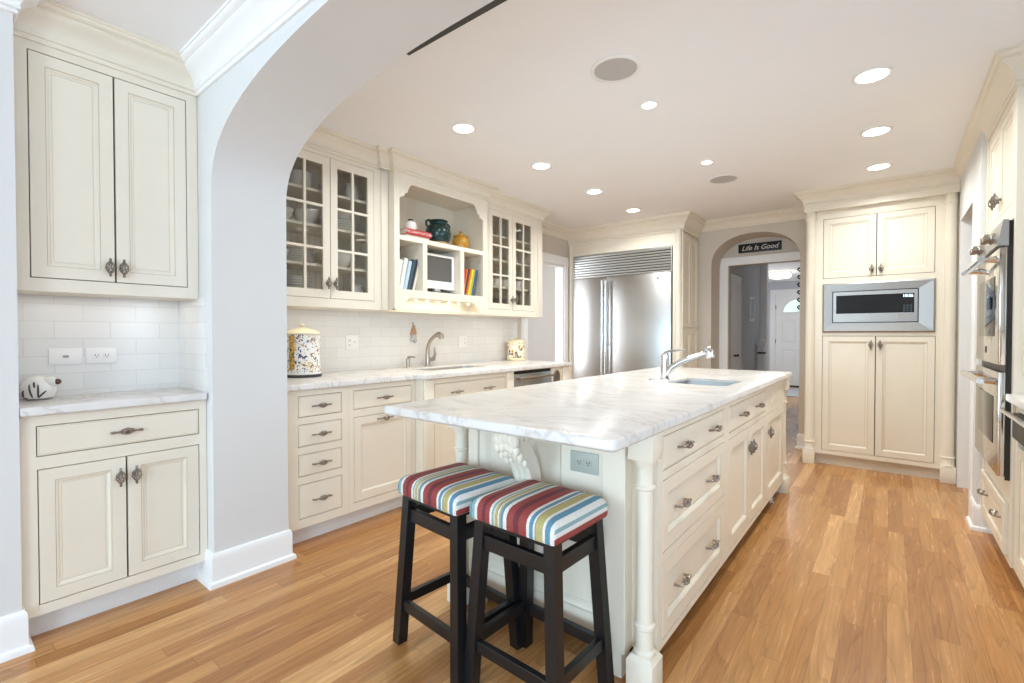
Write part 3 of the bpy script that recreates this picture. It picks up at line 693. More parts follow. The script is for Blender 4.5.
def glass_cabinet(name, label, y0, xa, xm, xb, wtot, pil):
    t = thing(name, label, 'cabinet', (UX, y0, 1.40), PI/2); o = 1.40
    mb = MB(); open_body(mb, wtot, UD, 0.0, 2.45-o, [(xa, xb, 1.46-o, 2.402-o)], x0=-0.018 if y0 < 2 else 0.0)
    for k in range(int((xb-xa)/0.045)): mb.box(xa+0.02+k*0.045, xa+0.023+k*0.045, UD-0.0135, UD-0.012, 0.07, 0.95, mi=1)
    mb.build('body', ['cream', 'glaze'], t, smooth=False)
    for z in SHZ:
        mb = MB(); mb.box(0.02, wtot-0.02, 0.045, UD-0.014, z-o-0.018, z-o); mb.build('shelf', 'cream', t, smooth=False)
    mb = MB(); mb.box(0.02, wtot-0.02, 0.03, UD-0.014, 0.045, 0.063); mb.build('shelf', 'cream', t, smooth=False)
    glass_door(t, xa, xm, 1.46-o, 2.402-o, xm-0.028, 1.56-o); glass_door(t, xm, xb, 1.46-o, 2.402-o, xm+0.028, 1.56-o)
    for x in pil:
        mb = MB(); mb.box(x-0.03, x+0.03, -0.012, 0, 0.0, 2.44-o, 0.004); mb.build('pilaster', 'cream', t)
    return t
tA = glass_cabinet('glass_cabinet', 'cream glass-door wall cabinet of white dishes beside the arched wall', 1.275, 0.12, 0.473, 0.818, 0.938, (0.905,))
cab_crown(tA, [(-0.018, 0), (0.86, 0), (0.86, -0.03), (0.938, -0.03)], 2.43-1.4, CEIL-1.4, 0.085)
tC = glass_cabinet('glass_cabinet', 'cream glass-door wall cabinet beside the side doorway, right of the bookshelf', 3.247, 0.11, 0.467, 0.833, 0.985, (0.92,))
cab_crown(tC, [(0, 0), (0.985, 0), (0.985, UD)], 2.43-1.4, CEIL-1.4, 0.085)
# centre open shelf
CX = -2.868; CD = CX-XS-0.012
t = thing('shelf_cabinet', 'cream open shelf cabinet with scalloped top over the sink', 'cabinet', (CX, 2.214, 1.40), PI/2); o = 1.40; w = 1.032
mb = MB()
zc, zs0, zs1 = 0.16, 0.53, 0.565           # cubby floor, shelf underside, shelf top
mb.frame((0, w), (zc-0.045, 1.05), [(0.048, w-0.052, zc, zs0), (0.048, w-0.052, zs1, 1.0)], 0, 0.022)
mb.box(0, 0.018, 0.022, CD, 0, 1.05); mb.box(w-0.018, w, 0.022, CD, 0, 1.05); mb.box(0.018, w-0.018, CD-0.012, CD, 0.115, 1.05); mb.box(0.018, w-0.018, 0.022, CD-0.012, 1.0, 1.03)
mb.build('body', 'cream', t, smooth=False)
mb = MB(); mb.box(0.018, w-0.018, 0.022, CD-0.012, zs0, zs1); mb.build('shelf', 'cream', t, smooth=False)
mb = MB(); mb.box(0.018, w-0.018, 0.022, CD-0.012, zc-0.045, zc); mb.build('shelf', 'cream', t, smooth=False)
for x in (0.274, 0.69):
    mb = MB(); mb.box(x, x+0.044, 0.0, CD-0.012, zc, zs0); mb.build('divider', 'cream', t, smooth=False)
# scalloped valance at the top, with ogee shoulders
x0, x1 = 0.048, w-0.052; zt = 1.0
sc = [(0, 0.82), (0.012, 0.835), (0.03, 0.84), (0.045, 0.845), (0.052, 0.868), (0.075, 0.875), (0.085, 0.905), (0.105, 0.935), (0.13, 0.945)]
poly = [(x0+a, b+0.015) for a, b in sc] + [(x1-a, b+0.015) for a, b in sc[::-1]]
for a, b in zip(poly, poly[1:]):
    if b[0]-a[0] > 1e-6: None
mb = MB(); top = 1.0
for a, b in zip(poly, poly[1:]):
    mb.rings([[(a[0], y, a[1]), (b[0], y, b[1]), (b[0], y, top), (a[0], y, top)] for y in (-0.001, 0.018)])
bmesh.ops.remove_doubles(mb.bm, verts=mb.bm.verts[:], dist=1e-5); mb.build('valance', 'cream', t, smooth=False)
# apron with trapezoid cut-out, and ledge
cut = [(0.06, 0.012), (0.085, 0.03), (0.105, 0.06), (0.125, 0.088), (0.16, 0.100), (w-0.205, 0.100), (w-0.16, 0.085), (w-0.13, 0.055), (w-0.105, 0.03), (w-0.085, 0.012)]
mb = MB()
mb.box(0, 0.06, 0, 0.02, 0, 0.115); mb.box(w-0.085, w, 0, 0.02, 0, 0.115)
for a, b in zip(cut, cut[1:]): mb.rings([[(a[0], y, a[1]), (b[0], y, b[1]), (b[0], y, 0.115), (a[0], y, 0.115)] for y in (0, 0.02)])
mb.box(0, w, -0.012, 0.02, 0.0, 0.012)
bmesh.ops.remove_doubles(mb.bm, verts=mb.bm.verts[:], dist=1e-5); mb.build('apron', 'cream', t, smooth=False)
mb = MB(); mb.box(0.018, w-0.018, 0.20, 0.21, 0.0, 0.115); mb.build('light_baffle', 'cream', t, smooth=False)
cab_crown(t, [(0, 0.10), (0, 0), (w, 0), (w, 0.10)], 2.43-o, CEIL-o, 0.085)
# string of lights in the apron opening
t = thing('string_light', 'string of small warm bulbs in the apron over the sink', 'string lights', (CX-0.05, 2.72, 1.49), PI/2)
mb = MB(); mb.tube([(-0.36+0.09*i, 0.0, 0.006*math.sin(i*2.2)) for i in range(9)], 0.002, 5); mb.build('cord', 'white_plastic', t)
for i in range(6):
    mb = MB(); mb.ball((-0.27+0.118*i, -0.012, -0.008+0.004*math.sin(i*3)), 0.010, 10); mb.build('bulb', 'bulb', t)
area('apron_light', (CX-0.11, 2.72, 1.50), (0, 0, 0), 0.07, 0.75, 1.1, (1.0, 0.86, 0.64)).rotation_euler = (0, 0, 0)
area('undercabinet_light', (-3.06, 1.75, 1.392), (0, 0, 0), 0.10, 0.75, 0.5, WARM)
area('undercabinet_light', (-3.06, 3.72, 1.392), (0, 0, 0), 0.10, 0.75, 0.5, WARM)

# ---------------------------------------------------------------- dishes
def plate_mb(r, h=0.018):
    return MB().lathe([(r*0.55, 0), (r*0.6, 0.002), (r*0.72, h*0.45), (r, h), (r, h+0.003), (r*0.7, h*0.6), (r*0.6, 0.005), (0.001, 0.005)], n=28)
def bowl_mb(r, h):
    return MB().lathe([(r*0.45, 0), (r*0.47, 0.006), (r*0.72, h*0.35), (r*0.93, h*0.75), (r, h), (r*0.965, h), (r*0.88, h*0.72), (r*0.66, h*0.36), (r*0.3, 0.016), (0.001, 0.014)], n=28)
def pitcher(loc, s_, label, rz=0):
    t = thing('pitcher', label, 'pitcher', loc, rz)
    mb = MB(); mb.lathe([(0.035*s_, 0), (0.05*s_, 0.01*s_), (0.062*s_, 0.05*s_), (0.052*s_, 0.10*s_), (0.04*s_, 0.13*s_), (0.046*s_, 0.15*s_), (0.043*s_, 0.15*s_), (0.036*s_, 0.13*s_), (0.045*s_, 0.09*s_), (0.001, 0.02*s_)], n=20); mb.build('body', 'white_gloss', t)
    mb = MB(); mb.tube([(0.045*s_, 0, 0.135*s_), (0.09*s_, 0, 0.125*s_), (0.095*s_, 0, 0.08*s_), (0.058*s_, 0, 0.045*s_)], 0.006*s_, 8); mb.build('handle', 'white_gloss', t)
    return t
XD = -3.135
def stack(x, y, z, r, n, step, label, group, kind='plate', h=0.07):
    p = solo(plate_mb(r) if kind == 'plate' else bowl_mb(r, h), kind, 'white_gloss', (x, y, z+0.0005), label, kind, group)
    for k in range(1, n): dup(p, (x, y, z+0.0005+k*step))
ZB = 1.463
stack(XD, 1.575, ZB, 0.125, 8, 0.0165, 'white dinner plate in the stack on the bottom shelf beside the arched wall', 'dinner plates on the bottom shelf')
stack(XD, 1.60, SHZ[0], 0.115, 6, 0.0155, 'white side plate in the stack on the second shelf, left glass door', 'side plates on the second shelf')
solo(bowl_mb(0.075, 0.075), 'bowl', 'white_gloss', (XD+0.05, 1.455, SHZ[0]+0.001), 'small white bowl beside the side plates, next to the arched wall', 'bowl')
solo(bowl_mb(0.085, 0.08), 'bowl', 'white_gloss', (XD+0.04, 1.48, SHZ[1]+0.001), 'white bowl on the third shelf nearest the arched wall', 'bowl')
solo(bowl_mb(0.082, 0.105), 'bowl', 'white_gloss', (XD+0.02, 1.665, SHZ[1]+0.001), 'deep white bowl on the third shelf, right of another bowl', 'bowl')
stack(XD, 1.64, SHZ[2], 0.075, 3, 0.03, 'white cereal bowl in the nested stack on the top shelf, left glass door', 'cereal bowls on the top shelf', 'bowl', 0.065)
pitcher((XD, 1.47, SHZ[2]+0.001), 1.0, 'white pitcher on the top shelf next to the arched wall')
solo(plate_mb(0.12, 0.024), 'platter', 'white_gloss', (XD, 1.88, ZB+0.001), 'single white platter lying on the bottom shelf behind the second glass door', 'platter')
pitcher((XD+0.05, 2.045, ZB+0.001), 0.8, 'little white jug on the bottom shelf at the right end of dishes', PI/2)
solo(bowl_mb(0.132, 0.10), 'serving_bowl', 'white_gloss', (XD, 1.90, SHZ[0]+0.001), 'wide white serving bowl alone on the second shelf, second glass door', 'bowl')
stack(XD, 1.915, SHZ[1], 0.132, 5, 0.017, 'large white plate in the stack on the third shelf, second glass door', 'large plates on the third shelf')
solo(bowl_mb(0.11, 0.06), 'bowl', 'white_gloss', (XD, 1.915, SHZ[1]+0.092), 'shallow white bowl sitting on top of the large plate stack', 'bowl')
stack(XD, 1.845, SHZ[2], 0.068, 2, 0.03, 'white bowl in the nested pair on the top shelf, second glass door', 'paired bowls on the top shelf', 'bowl', 0.06)
pitcher((XD+0.02, 2.02, SHZ[2]+0.001), 0.9, 'white jug on the top shelf right of the paired bowls', PI/2)
# right cabinet: mugs and glasses
def mug(loc):
    t = thing('mug', 'white mug in the row on the second shelf, right glass cabinet', 'mug', loc, 0.6, 'white mugs in the right glass cabinet')
    mb = MB(); mb.lathe([(0.03, 0), (0.038, 0.004), (0.039, 0.085), (0.036, 0.085), (0.035, 0.008), (0.001, 0.007)], n=18); mb.build('body', 'white_gloss', t)
    mb = MB(); mb.tube([(0.037, 0, 0.07), (0.06, 0, 0.066), (0.063, 0, 0.035), (0.037, 0, 0.02)], 0.0045, 7); mb.build('handle', 'white_gloss', t)
    return t
m0 = mug((-3.10, 3.44, SHZ[0]+0.001))
for y in (3.545, 3.65, 3.78, 3.885, 3.99): dup(m0, (-3.10, y, SHZ[0]+0.001))
g0 = solo(MB().lathe([(0.026, 0), (0.028, 0.002), (0.034, 0.12), (0.032, 0.12), (0.026, 0.01), (0.001, 0.008)], n=16), 'drinking_glass', 'glassware', (-3.10, 3.45, ZB+0.001), 'clear tumbler on the bottom shelf, right glass cabinet', 'glass', 'tumblers in the right glass cabinet')
for y in (3.55, 3.64, 3.80, 3.89, 3.98): dup(g0, (-3.10, y, ZB+0.001))
stack(-3.11, 3.52, SHZ[1], 0.06, 3, 0.022, 'tea bowl in the left nested stack on the third shelf, right glass cabinet', 'tea bowls in the right glass cabinet', 'bowl', 0.055)
stack(-3.11, 3.88, SHZ[1], 0.085, 4, 0.014, 'dessert plate in the stack on the third shelf, right glass cabinet', 'dessert plates in the right glass cabinet')

# ---------------------------------------------------------------- things on the centre shelf
ZS = 1.966; ZC = 1.561
def book_flat(loc, l, w_, h, cov, label, rz=0, txt=None):
    t = thing('book', label, 'book', loc, rz)
    mb = MB(); mb.box(-l/2, l/2, -w_/2, w_/2, 0, 0.003); mb.box(-l/2, l/2, -w_/2, w_/2, h-0.003, h); mb.box(-l/2, l/2, -w_/2, -w_/2+0.004, 0.003, h-0.003); mb.build('cover', cov, t, smooth=False)
    mb = MB(); mb.box(-l/2+0.004, l/2-0.004, -w_/2+0.004, w_/2-0.005, 0.003, h-0.003); mb.build('pages', 'paper', t, smooth=False)
    if txt:
        me = text_mesh(txt, h*0.62, 0.0004); me.materials.append(M['chalk']); link('lettering', me, t, (0, -w_/2-0.0006, h/2), (PI/2, 0, 0))
    return t
book_flat((-2.985, 2.465, ZS), 0.235, 0.17, 0.022, 'book_ivory', 'white cookbook lying under the red book on the top shelf', PI/2)
book_flat((-2.98, 2.465, ZS+0.0225), 0.25, 0.19, 0.042, 'book_red', 'red cookbook lying on the white book, white vase on top', PI/2, 'THE CHARTS KITCHEN')
t = thing('vase', 'small round white vase with dark mouth standing on the red book', 'vase', (-3.0, 2.475, ZS+0.065))
mb = MB(); mb.lathe([(0.024, 0), (0.042, 0.014), (0.051, 0.045), (0.044, 0.074), (0.026, 0.090), (0.018, 0.092), (0.014, 0.085)], n=22, cap1=False); mb.build('body', 'white_gloss', t)
mb = MB(); mb.lathe([(0.015, 0.086), (0.021, 0.0905), (0.022, 0.103), (0.016, 0.104), (0.014, 0.088)], n=18); mb.build('rim', 'iron', t)
t = thing('jar', 'dark green two-handled clay jar on the top open shelf', 'jar', (-3.06, 2.825, ZS)); t.scale = (0.92,)*3
mb = MB(); mb.lathe([(0.072, 0), (0.084, 0.018), (0.095, 0.045)], n=28, cap1=False); plabel(mb.build('foot', 'terracotta', t), 'bare clay foot')
mb = MB(); mb.lathe([(0.095, 0.045), (0.115, 0.09), (0.122, 0.13), (0.115, 0.17), (0.092, 0.205), (0.08, 0.215), (0.08, 0.235), (0.094, 0.246), (0.088, 0.25), (0.072, 0.235), (0.072, 0.20)], n=28, cap0=False, cap1=False); mb.build('body', 'green_glaze', t)
for sg in (-1, 1):
    mb = MB(); mb.tube([(0, sg*0.085, 0.225), (0, sg*0.118, 0.24), (0, sg*0.145, 0.225), (0, sg*0.145, 0.19), (0, sg*0.108, 0.175)], 0.011, 8); mb.build('handle', 'green_glaze', t)
t = thing('honey_pot', 'mustard yellow lidded pot right of the green jar', 'pot', (-3.045, 3.085, ZS))
mb = MB(); mb.lathe([(0.06, 0), (0.068, 0.012), (0.075, 0.06), (0.072, 0.105), (0.06, 0.125), (0.066, 0.13)], n=24); mb.build('body', 'mustard', t)
mb = MB(); mb.lathe([(0.068, 0.131), (0.066, 0.138), (0.045, 0.150), (0.012, 0.157), (0.010, 0.165), (0.017, 0.174), (0.012, 0.184), (0.001, 0.187)], n=24); mb.build('lid', 'mustard', t)
def book_up(y, h, th_, dep, cov, label, lean=0.0, x=-2.93):
    """standing book, spine to the room, leaning along the shelf"""
    t = thing('book', label, 'book', (x, y, ZC+0.0008), PI/2)
    t.rotation_euler = (0, 0, PI/2); R = Matrix.Rotation(lean, 4, 'Y')
    for nm, m_, bx in (('cover', cov, [(0, th_, 0, dep, 0, h)]), ('pages', 'paper', [(0.003, th_-0.003, 0.006, dep+0.001, 0.003, h+0.0006)])):
        mb = MB()
        for q in bx: mb.box(*q)
        bmesh.ops.transform(mb.bm, matrix=R, verts=mb.bm.verts[:]); mb.build(nm, m_, t, smooth=False)
    return t
LB0 = [(2.262, 0.235, 0.030, 'book_white', 'tall white cookbook at the left end of the left cubby', 0.10), (2.298, 0.255, 0.034, 'book_white', 'thick white cookbook, second from left in the left cubby', 0.13),
      (2.338, 0.24, 0.030, 'book_pale_blue', 'pale blue cookbook leaning in the left cubby', 0.16), (2.374, 0.255, 0.026, 'book_slate', 'slate grey cookbook leaning in the left cubby', 0.18),
      (2.405, 0.26, 0.014, 'book_navy', 'slim navy cookbook leaning in the left cubby', 0.19), (2.425, 0.262, 0.020, 'book_ivory', 'ivory cookbook at the right end of the left cubby', 0.20)]
RB = [(2.962, 0.235, 0.020, 'book_red', 'red book at the left end of the right cubby', 0.10), (2.986, 0.245, 0.014, 'book_orange', 'orange paperback in the right cubby beside the red book', 0.13),
      (3.004, 0.245, 0.014, 'book_charcoal', 'dark brown slim book in the right cubby among bright books', 0.14), (3.022, 0.25, 0.016, 'book_orange', 'second orange book, in the middle of the right cubby', 0.15),
      (3.042, 0.25, 0.018, 'book_yellow', 'bright yellow book in the right cubby', 0.16), (3.064, 0.252, 0.014, 'book_lime', 'lime green slim book in the right cubby', 0.17),
      (3.082, 0.255, 0.016, 'book_blue', 'blue book near the right end of the right cubby', 0.18)]
for y, h, th_, c, lb, ln in LB0: book_up(2.27+(y-2.262)*1.0, h, th_, 0.17, c, lb, ln+0.08)
for y, h, th_, c, lb, ln in RB: book_up(2.965+(y-2.962)*1.12, h, th_*1.12, 0.17, c, lb, ln+0.10)
t = thing('monitor', 'small white flat-screen monitor on black base in the middle cubby', 'monitor', (-2.955, 2.715, ZC), PI/2)
mb = MB(); mb.box(-0.10, 0.10, -0.06, 0.06, 0.0, 0.012, 0.004); mb.build('base', 'black_plastic', t)
mb = MB(); mb.box(-0.03, 0.03, -0.01, 0.02, 0.012, 0.05); mb.build('stand', 'white_plastic', t)
mb = MB(); mb.frame((-0.182, 0.182), (0.035, 0.32), [(-0.155, 0.155, 0.10, 0.302)], -0.02, 0.0); mb.box(-0.182, 0.182, 0.0, 0.03, 0.035, 0.32, 0.004); mb.build('case', 'white_plastic', t, smooth=False)
mb = MB(); mb.box(-0.155, 0.155, -0.012, 0.0, 0.10, 0.302); mb.build('screen', 'screen', t)

# ---------------------------------------------------------------- things on the sink counter and wall
t = thing('canister', 'large painted majolica canister with pale lid, by the arched wall', 'canister', (-3.09, 1.625, 0.9375)); t.scale = (0.93,)*3
mb = MB(); mb.lathe([(0.125, 0), (0.13, 0.004), (0.13, 0.016), (0.126, 0.02)], n=32); plabel(mb.build('foot_ring', 'book_charcoal', t), 'dark foot ring')
mb = MB(); mb.lathe([(0.126, 0.02), (0.126, 0.034), (0.124, 0.036)], n=32); mb.build('base_band', 'white_gloss', t)
mb = MB(); mb.lathe([(0.124, 0.036), (0.1245, 0.05), (0.121, 0.056), (0.121, 0.30), (0.124, 0.304)], n=32); mb.build('body', 'majolica', t)
mb = MB()
for k in range(9):      # wreath of leaves painted thickly down the side, a raised band
    a = -0.55 + 0.02*math.sin(k*2); z = 0.07 + k*0.026; ca = math.radians(-62)
    mb.ball((0.116*math.cos(ca), 0.116*math.sin(ca), z), 0.022, 10)
mb.build('fruit_garland', 'ochre_leaf', t)
mb = MB(); mb.lathe([(0.130, 0.304), (0.131, 0.311), (0.11, 0.326), (0.06, 0.345), (0.02, 0.352)], n=32); mb.build('lid', 'yellow_lid', t)
mb = MB(); mb.lathe([(0.012, 0.352), (0.010, 0.358), (0.018, 0.368), (0.013, 0.378), (0.001, 0.382)], n=14); mb.build('knob', 'yellow_lid', t)
t = thing('canister', 'small cream canister with ochre motif at the doorway end of counter', 'canister', (-3.165, 4.05, 0.9375)); t.scale = (1.15,)*3
mb = MB(); mb.lathe([(0.085, 0), (0.09, 0.004), (0.09, 0.02), (0.083, 0.028)], n=28); mb.build('base_band', 'yellow_lid', t)
mb = MB(); mb.lathe([(0.083, 0.028), (0.083, 0.155), (0.088, 0.162), (0.088, 0.17)], n=28); mb.build('body', 'ochre_jar', t)
mb = MB(); mb.lathe([(0.09, 0.170), (0.09, 0.178), (0.07, 0.19), (0.03, 0.198), (0.012, 0.20), (0.018, 0.21), (0.001, 0.217)], n=28); mb.build('lid', 'yellow_lid', t)
# wall ornament
t = thing('wall_ornament', 'small tan-and-grey ornament hanging on the tile above soap pump', 'ornament', (XS+0.009, 2.735, 1.135))
mb = MB(); mb.ball((0.012, 0, 0.115), 0.024, 10, 1.3); mb.ball((0.012, -0.02, 0.09), 0.016, 8); mb.ball((0.012, 0.016, 0.095), 0.016, 8); mb.ball((0.010, 0.004, 0.15), 0.012, 8, 1.5); mb.build('top', 'terracotta', t)
mb = MB(); mb.ball((0.014, 0.0, 0.06), 0.026, 10, 1.2); mb.ball((0.012, -0.018, 0.04), 0.015, 8); mb.ball((0.012, 0.016, 0.03), 0.018, 8, 1.2); mb.build('bunch', 'grille', t)
mb = MB(); mb.tube([(0.003, 0, 0.17), (0.003, 0, 0.19)], 0.003, 6); mb.build('hook', 'iron', t)
def outlet(name, label, loc, rz, w_, h, kinds, m_='white_plastic', horiz=False):
    t = thing(name, label, 'switch plate' if 'switch' in name else 'outlet', loc, rz)
    mb = MB(); mb.box(-w_/2, w_/2, -0.006, 0, -h/2, h/2, 0.002); mb.build('plate', m_, t)
    n = len(kinds)
    for i, k in enumerate(kinds):
        x = (i-(n-1)/2)*0.046
        if k == 'o':
            for s_ in (-1, 1):
                cx, cz = (x+s_*0.019, 0) if horiz else (x, s_*0.019)
                mb = MB(); mb.box(cx-0.013, cx+0.013, -0.0085, -0.006, cz-0.013, cz+0.013, 0.002); f = mb.build('receptacle', m_, t)
                mb = MB()
                for q in (-1, 1): mb.box(cx+q*0.005-0.0012, cx+q*0.005+0.0012, -0.0092, -0.0084, cz-0.002, cz+0.006)
                mb.box(cx-0.002, cx+0.002, -0.0092, -0.0084, cz-0.009, cz-0.005); mb.build('slots', 'black_plastic', f)
        elif k == 's':
            mb = MB(); mb.box(x-0.005, x+0.005, -0.016, -0.006, -0.004, 0.010, 0.001); mb.build('toggle', 'white_plastic', t)
        else:
            mb = MB(); mb.box(x-0.010, x+0.010, -0.010, -0.006, -0.005, 0.005, 0.001); mb.build('toggle', 'bronze', t)
    return t
R90 = PI/2
outlet('outlet', 'white outlet and switch plate on the tile right of the majolica canister', (XS+0.0085, 2.13, 1.155), R90, 0.115, 0.118, 'os')
outlet('switch', 'white switch and outlet plate on the tile right of the faucet', (XS+0.0085, 3.362, 1.152), R90, 0.115, 0.118, 'so')
outlet('switch', 'white wall plate with one small dark switch in the niche', (-2.9895, 0.437, 1.118), R90, 0.115, 0.075, 't')
outlet('outlet', 'white horizontal outlet plate in the niche beside the switch plate', (-2.9895, 0.565, 1.118), R90, 0.115, 0.075, 'o', horiz=True)
# fish-like pot in the niche
t = thing('pot', 'squat white pot with brown brush strokes on the niche counter', 'pot', (-2.90, 0.335, 0.9375), -0.15)
mb = MB(); mb.lathe([(0.034, 0), (0.052, 0.009), (0.062, 0.036), (0.061, 0.056), (0.050, 0.080), (0.030, 0.096), (0.010, 0.102), (0.001, 0.103)], n=28); mb.build('body', 'white_gloss', t)
mb = MB()
def on_pot(a, z, k=1.012):
    r = 0.063*math.sqrt(max(0.05, 1-((z-0.046)/0.058)**2))*k; return (r*math.cos(a), r*math.sin(a), z)
for a0, a1, z0, z1 in ((-0.75, -0.95, 0.045, 0.012), (-0.95, -0.6, 0.012, 0.010), (-0.45, -0.30, 0.070, 0.010), (-0.22, -0.15, 0.080, 0.055), (0.02, 0.02, 0.068, 0.010), (0.02, 0.42, 0.010, 0.040)):
    mb.tube([on_pot(a0+(a1-a0)*i/6, z0+(z1-z0)*i/6) for i in range(7)], [0.0015, 0.003, 0.0035, 0.0035, 0.0035, 0.003, 0.0015], 6)
mb.build('brush_strokes', 'brownpaint', t)
mb = MB(); mb.tube([(0.020, 0.030, 0.072), (0.030, 0.050, 0.078), (0.034, 0.060, 0.080)], [0.026, 0.022, 0.017], 12); mb.build('spout', 'white_gloss', t)
mb = MB(); mb.ball((0.040, 0.062, 0.076), 0.013, 10); mb.build('mouth', 'brownpaint', t)

# ---------------------------------------------------------------- refrigerator wall (faces -Y)
FY = 5.33
t = thing('refrigerator_cabinet', 'tall cream cabinet surround framing the stainless refrigerator', 'cabinet', (-3.295, FY, 0))
fx0, fx1 = 0.075, 1.372; FWD = 1.483
mb = MB(); mb.frame((0, FWD), (0, 2.46), [(fx0, fx1, -0.1, 2.222)], 0, 0.025); mb.box(0, 0.02, 0.025, 0.54, 0, 2.46); mb.box(FWD-0.03, FWD-0.012, 0.025, 0.54, 0, 2.46); mb.box(0.02, FWD-0.03, 0.025, 0.54, 2.24, 2.46)
mb.box(FWD-0.012, FWD+0.0012, 0.001, 0.045, 0, 2.46); mb.build('body', 'cream', t, smooth=False)
mb = MB(); mb.lathe([(0.05, 0), (0.05, 0.12), (0.042, 0.13), (0.036, 0.14), (0.036, 2.34), (0.045, 2.36), (0.045, 2.39)], (FWD-0.045, -0.0, 0), 20); mb.build('column', 'cream', t)
mb = MB(); mb.lathe([(0.035, 0), (0.035, 0.12), (0.028, 0.13), (0.024, 0.14), (0.024, 2.34), (0.03, 2.36), (0.03, 2.39)], (0.036, 0.0, 0), 20); mb.build('column', 'cream', t)
cab_crown(t, [(0, 0), (FWD, 0), (FWD, 0.545)], 2.37, CEIL, 0.115)
# side doors: panels facing +X on the right flank
for (y0, y1) in ((0.04, 0.285), (0.285, 0.53)):
    for (z0, z1) in ((0.12, 1.27), (1.30, 2.33)):
        mb = MB(); fw = 0.05
        R = [(0, 0.012), (0.002, 0.014), (fw, 0.014), (fw+0.006, 0.008), (fw+0.014, 0.004), (fw+0.02, 0.004)]
        lps = [[(FWD-0.012+d, y0+0.002+i, z0+i), (FWD-0.012+d, y1-0.002-i, z0+i), (FWD-0.012+d, y1-0.002-i, z1-i), (FWD-0.012+d, y0+0.002+i, z1-i)] for i, d in [(0, 0.0)] + R]
        for p, q in zip(lps, lps[1:]):
            for i in range(4): mb.face([p[i], p[(i+1) % 4], q[(i+1) % 4], q[i]])
        mb.face(lps[-1]); mb.build('side_panel', 'cream', t, smooth=False)
t = thing('refrigerator', 'wide built-in stainless refrigerator with louvred top grille', 'refrigerator', (-3.295, FY, 0))
rx0, rx1, rs = fx0+0.006, fx1-0.006, 0.548
mb = MB(); mb.box(rx0, rx1, 0.02, 0.53, 0.0, 2.216); mb.build('body', 'black_plastic', t, smooth=False)
mb = MB(); mb.box(rx0, rx1, 0.0, 0.02, 0.0, 0.10); mb.build('toe_grille', 'black_plastic', t, smooth=False)
for nm, a, b in (('door', rx0+0.004, rs-0.003), ('door', rs+0.003, rx1-0.004)):
    mb = MB(); mb.box(a, b, -0.022, 0.02, 0.10, 1.925, 0.006); d_ = mb.build(nm, 'steel', t)
    hx = b-0.022 if a < 0.3 else a+0.022
    mb = MB(); mb.tube([(hx, -0.072, 0.30), (hx, -0.072, 1.88)], 0.013, 12)
    for z in (0.34, 1.10, 1.84): mb.tube([(hx, -0.02, z), (hx, -0.072, z)], 0.008, 8)
    mb.build('handle', 'chrome', d_)
    if a > 0.3:
        mb = MB(); mb.lathe([(0.016, -0.022), (0.016, -0.025), (0.012, -0.026)], (1.21, 0, 1.865), 16, 'Y'); plabel(mb.build('badge', 'bronze', d_), 'small round dark badge')
mb = MB(); mb.frame((rx0, rx1), (1.93, 2.216), [(rx0+0.012, rx1-0.012, 1.94, 2.204)], -0.012, 0.02)
nl = 9
for i in range(nl):
    z = 1.946+i*(2.198-1.946)/(nl-1)-0.004
    mb.rings([[(x, -0.004, z-0.009), (x, 0.012, z-0.011), (x, 0.016, z+0.012), (x, -0.009, z+0.011)] for x in (rx0+0.01, rx1-0.01)])
mb.build('grille', 'steel', t, smooth=False)

# ---------------------------------------------------------------- pantry with microwave (faces -Y)
PY = 5.30
t = thing('pantry_cabinet', 'tall cream pantry cabinet with round corner columns around the microwave', 'cabinet', (-0.64, PY, 0))
PW = 1.065
D = dict(ut=(0.142, 0.927, 1.738, 2.29), lo=(0.142, 0.937, 0.139, 1.206), mw=(0.150, 0.925, 1.25, 1.68))
mb = MB(); mb.frame((0.05, PW-0.05), (0.10, 2.46), list(D.values()), 0, 0.022)
mb.box(0.03, 0.05, 0.0, 0.57, 0.0, 2.46); mb.box(PW-0.05, PW-0.03, 0.0, 0.57, 0, 2.46); mb.box(0.05, PW-0.05, 0.022, 0.57, 2.43, 2.46); mb.box(PW-0.03, 1.069, 0.012, 0.03, 0, 2.46)
mb.box(0.05, PW-0.05, 0.023, 0.033, 0.12, 1.245, mi=1); mb.box(0.05, PW-0.05, 0.023, 0.033, 1.685, 2.42, mi=1)  # added dark boards, shade of the door gaps put in as colour
mb.build('body', ['cream', 'dark'], t, smooth=False)
mb = MB(); mb.box(0.05, PW-0.05, 0.05, 0.07, 0, 0.10); mb.build('toe_kick', 'cream', t, smooth=False)
xm = 0.539
for x0, x1, s_ in ((0.142, xm, -1), (xm, 0.927, 1)): door(t, x0, x1, 1.738, 2.29, hx=xm+s_*0.032, hz=1.80)
for x0, x1, s_ in ((0.142, xm, -1), (xm, 0.937, 1)): door(t, x0, x1, 0.139, 1.206, hx=xm+s_*0.032, hz=1.128)
for x in (0.045, PW-0.045):
    mb = MB(); r = 0.042; mb.box(x-0.048, x+0.048, -0.055, 0.03, 0.0, 0.135, 0.004)
    mb.lathe([(0.046, 0.135), (0.048, 0.142), (0.044, 0.15), (r, 0.155), (r, 0.20), (r+0.005, 0.205), (r+0.005, 0.213), (r, 0.218), (r-0.003, 0.25), (r-0.005, 2.27), (r, 2.29), (r+0.006, 2.30), (r+0.006, 2.31), (r, 2.32), (r, 2.38)], (x, -0.012, 0), 24); mb.build('column', 'cream', t)
mb = MB(); mb.sweep([(0, 0.57), (0, -0.058), (PW, -0.058), (PW, 0.0)], [(0, 2.365), (0.004, 2.365), (0.004, 2.43), (0, 2.43)]); mb.box(0.002, 1.068, -0.056, 0.02, 2.365, 2.45); mb.build('frieze', 'cream', t, smooth=False)
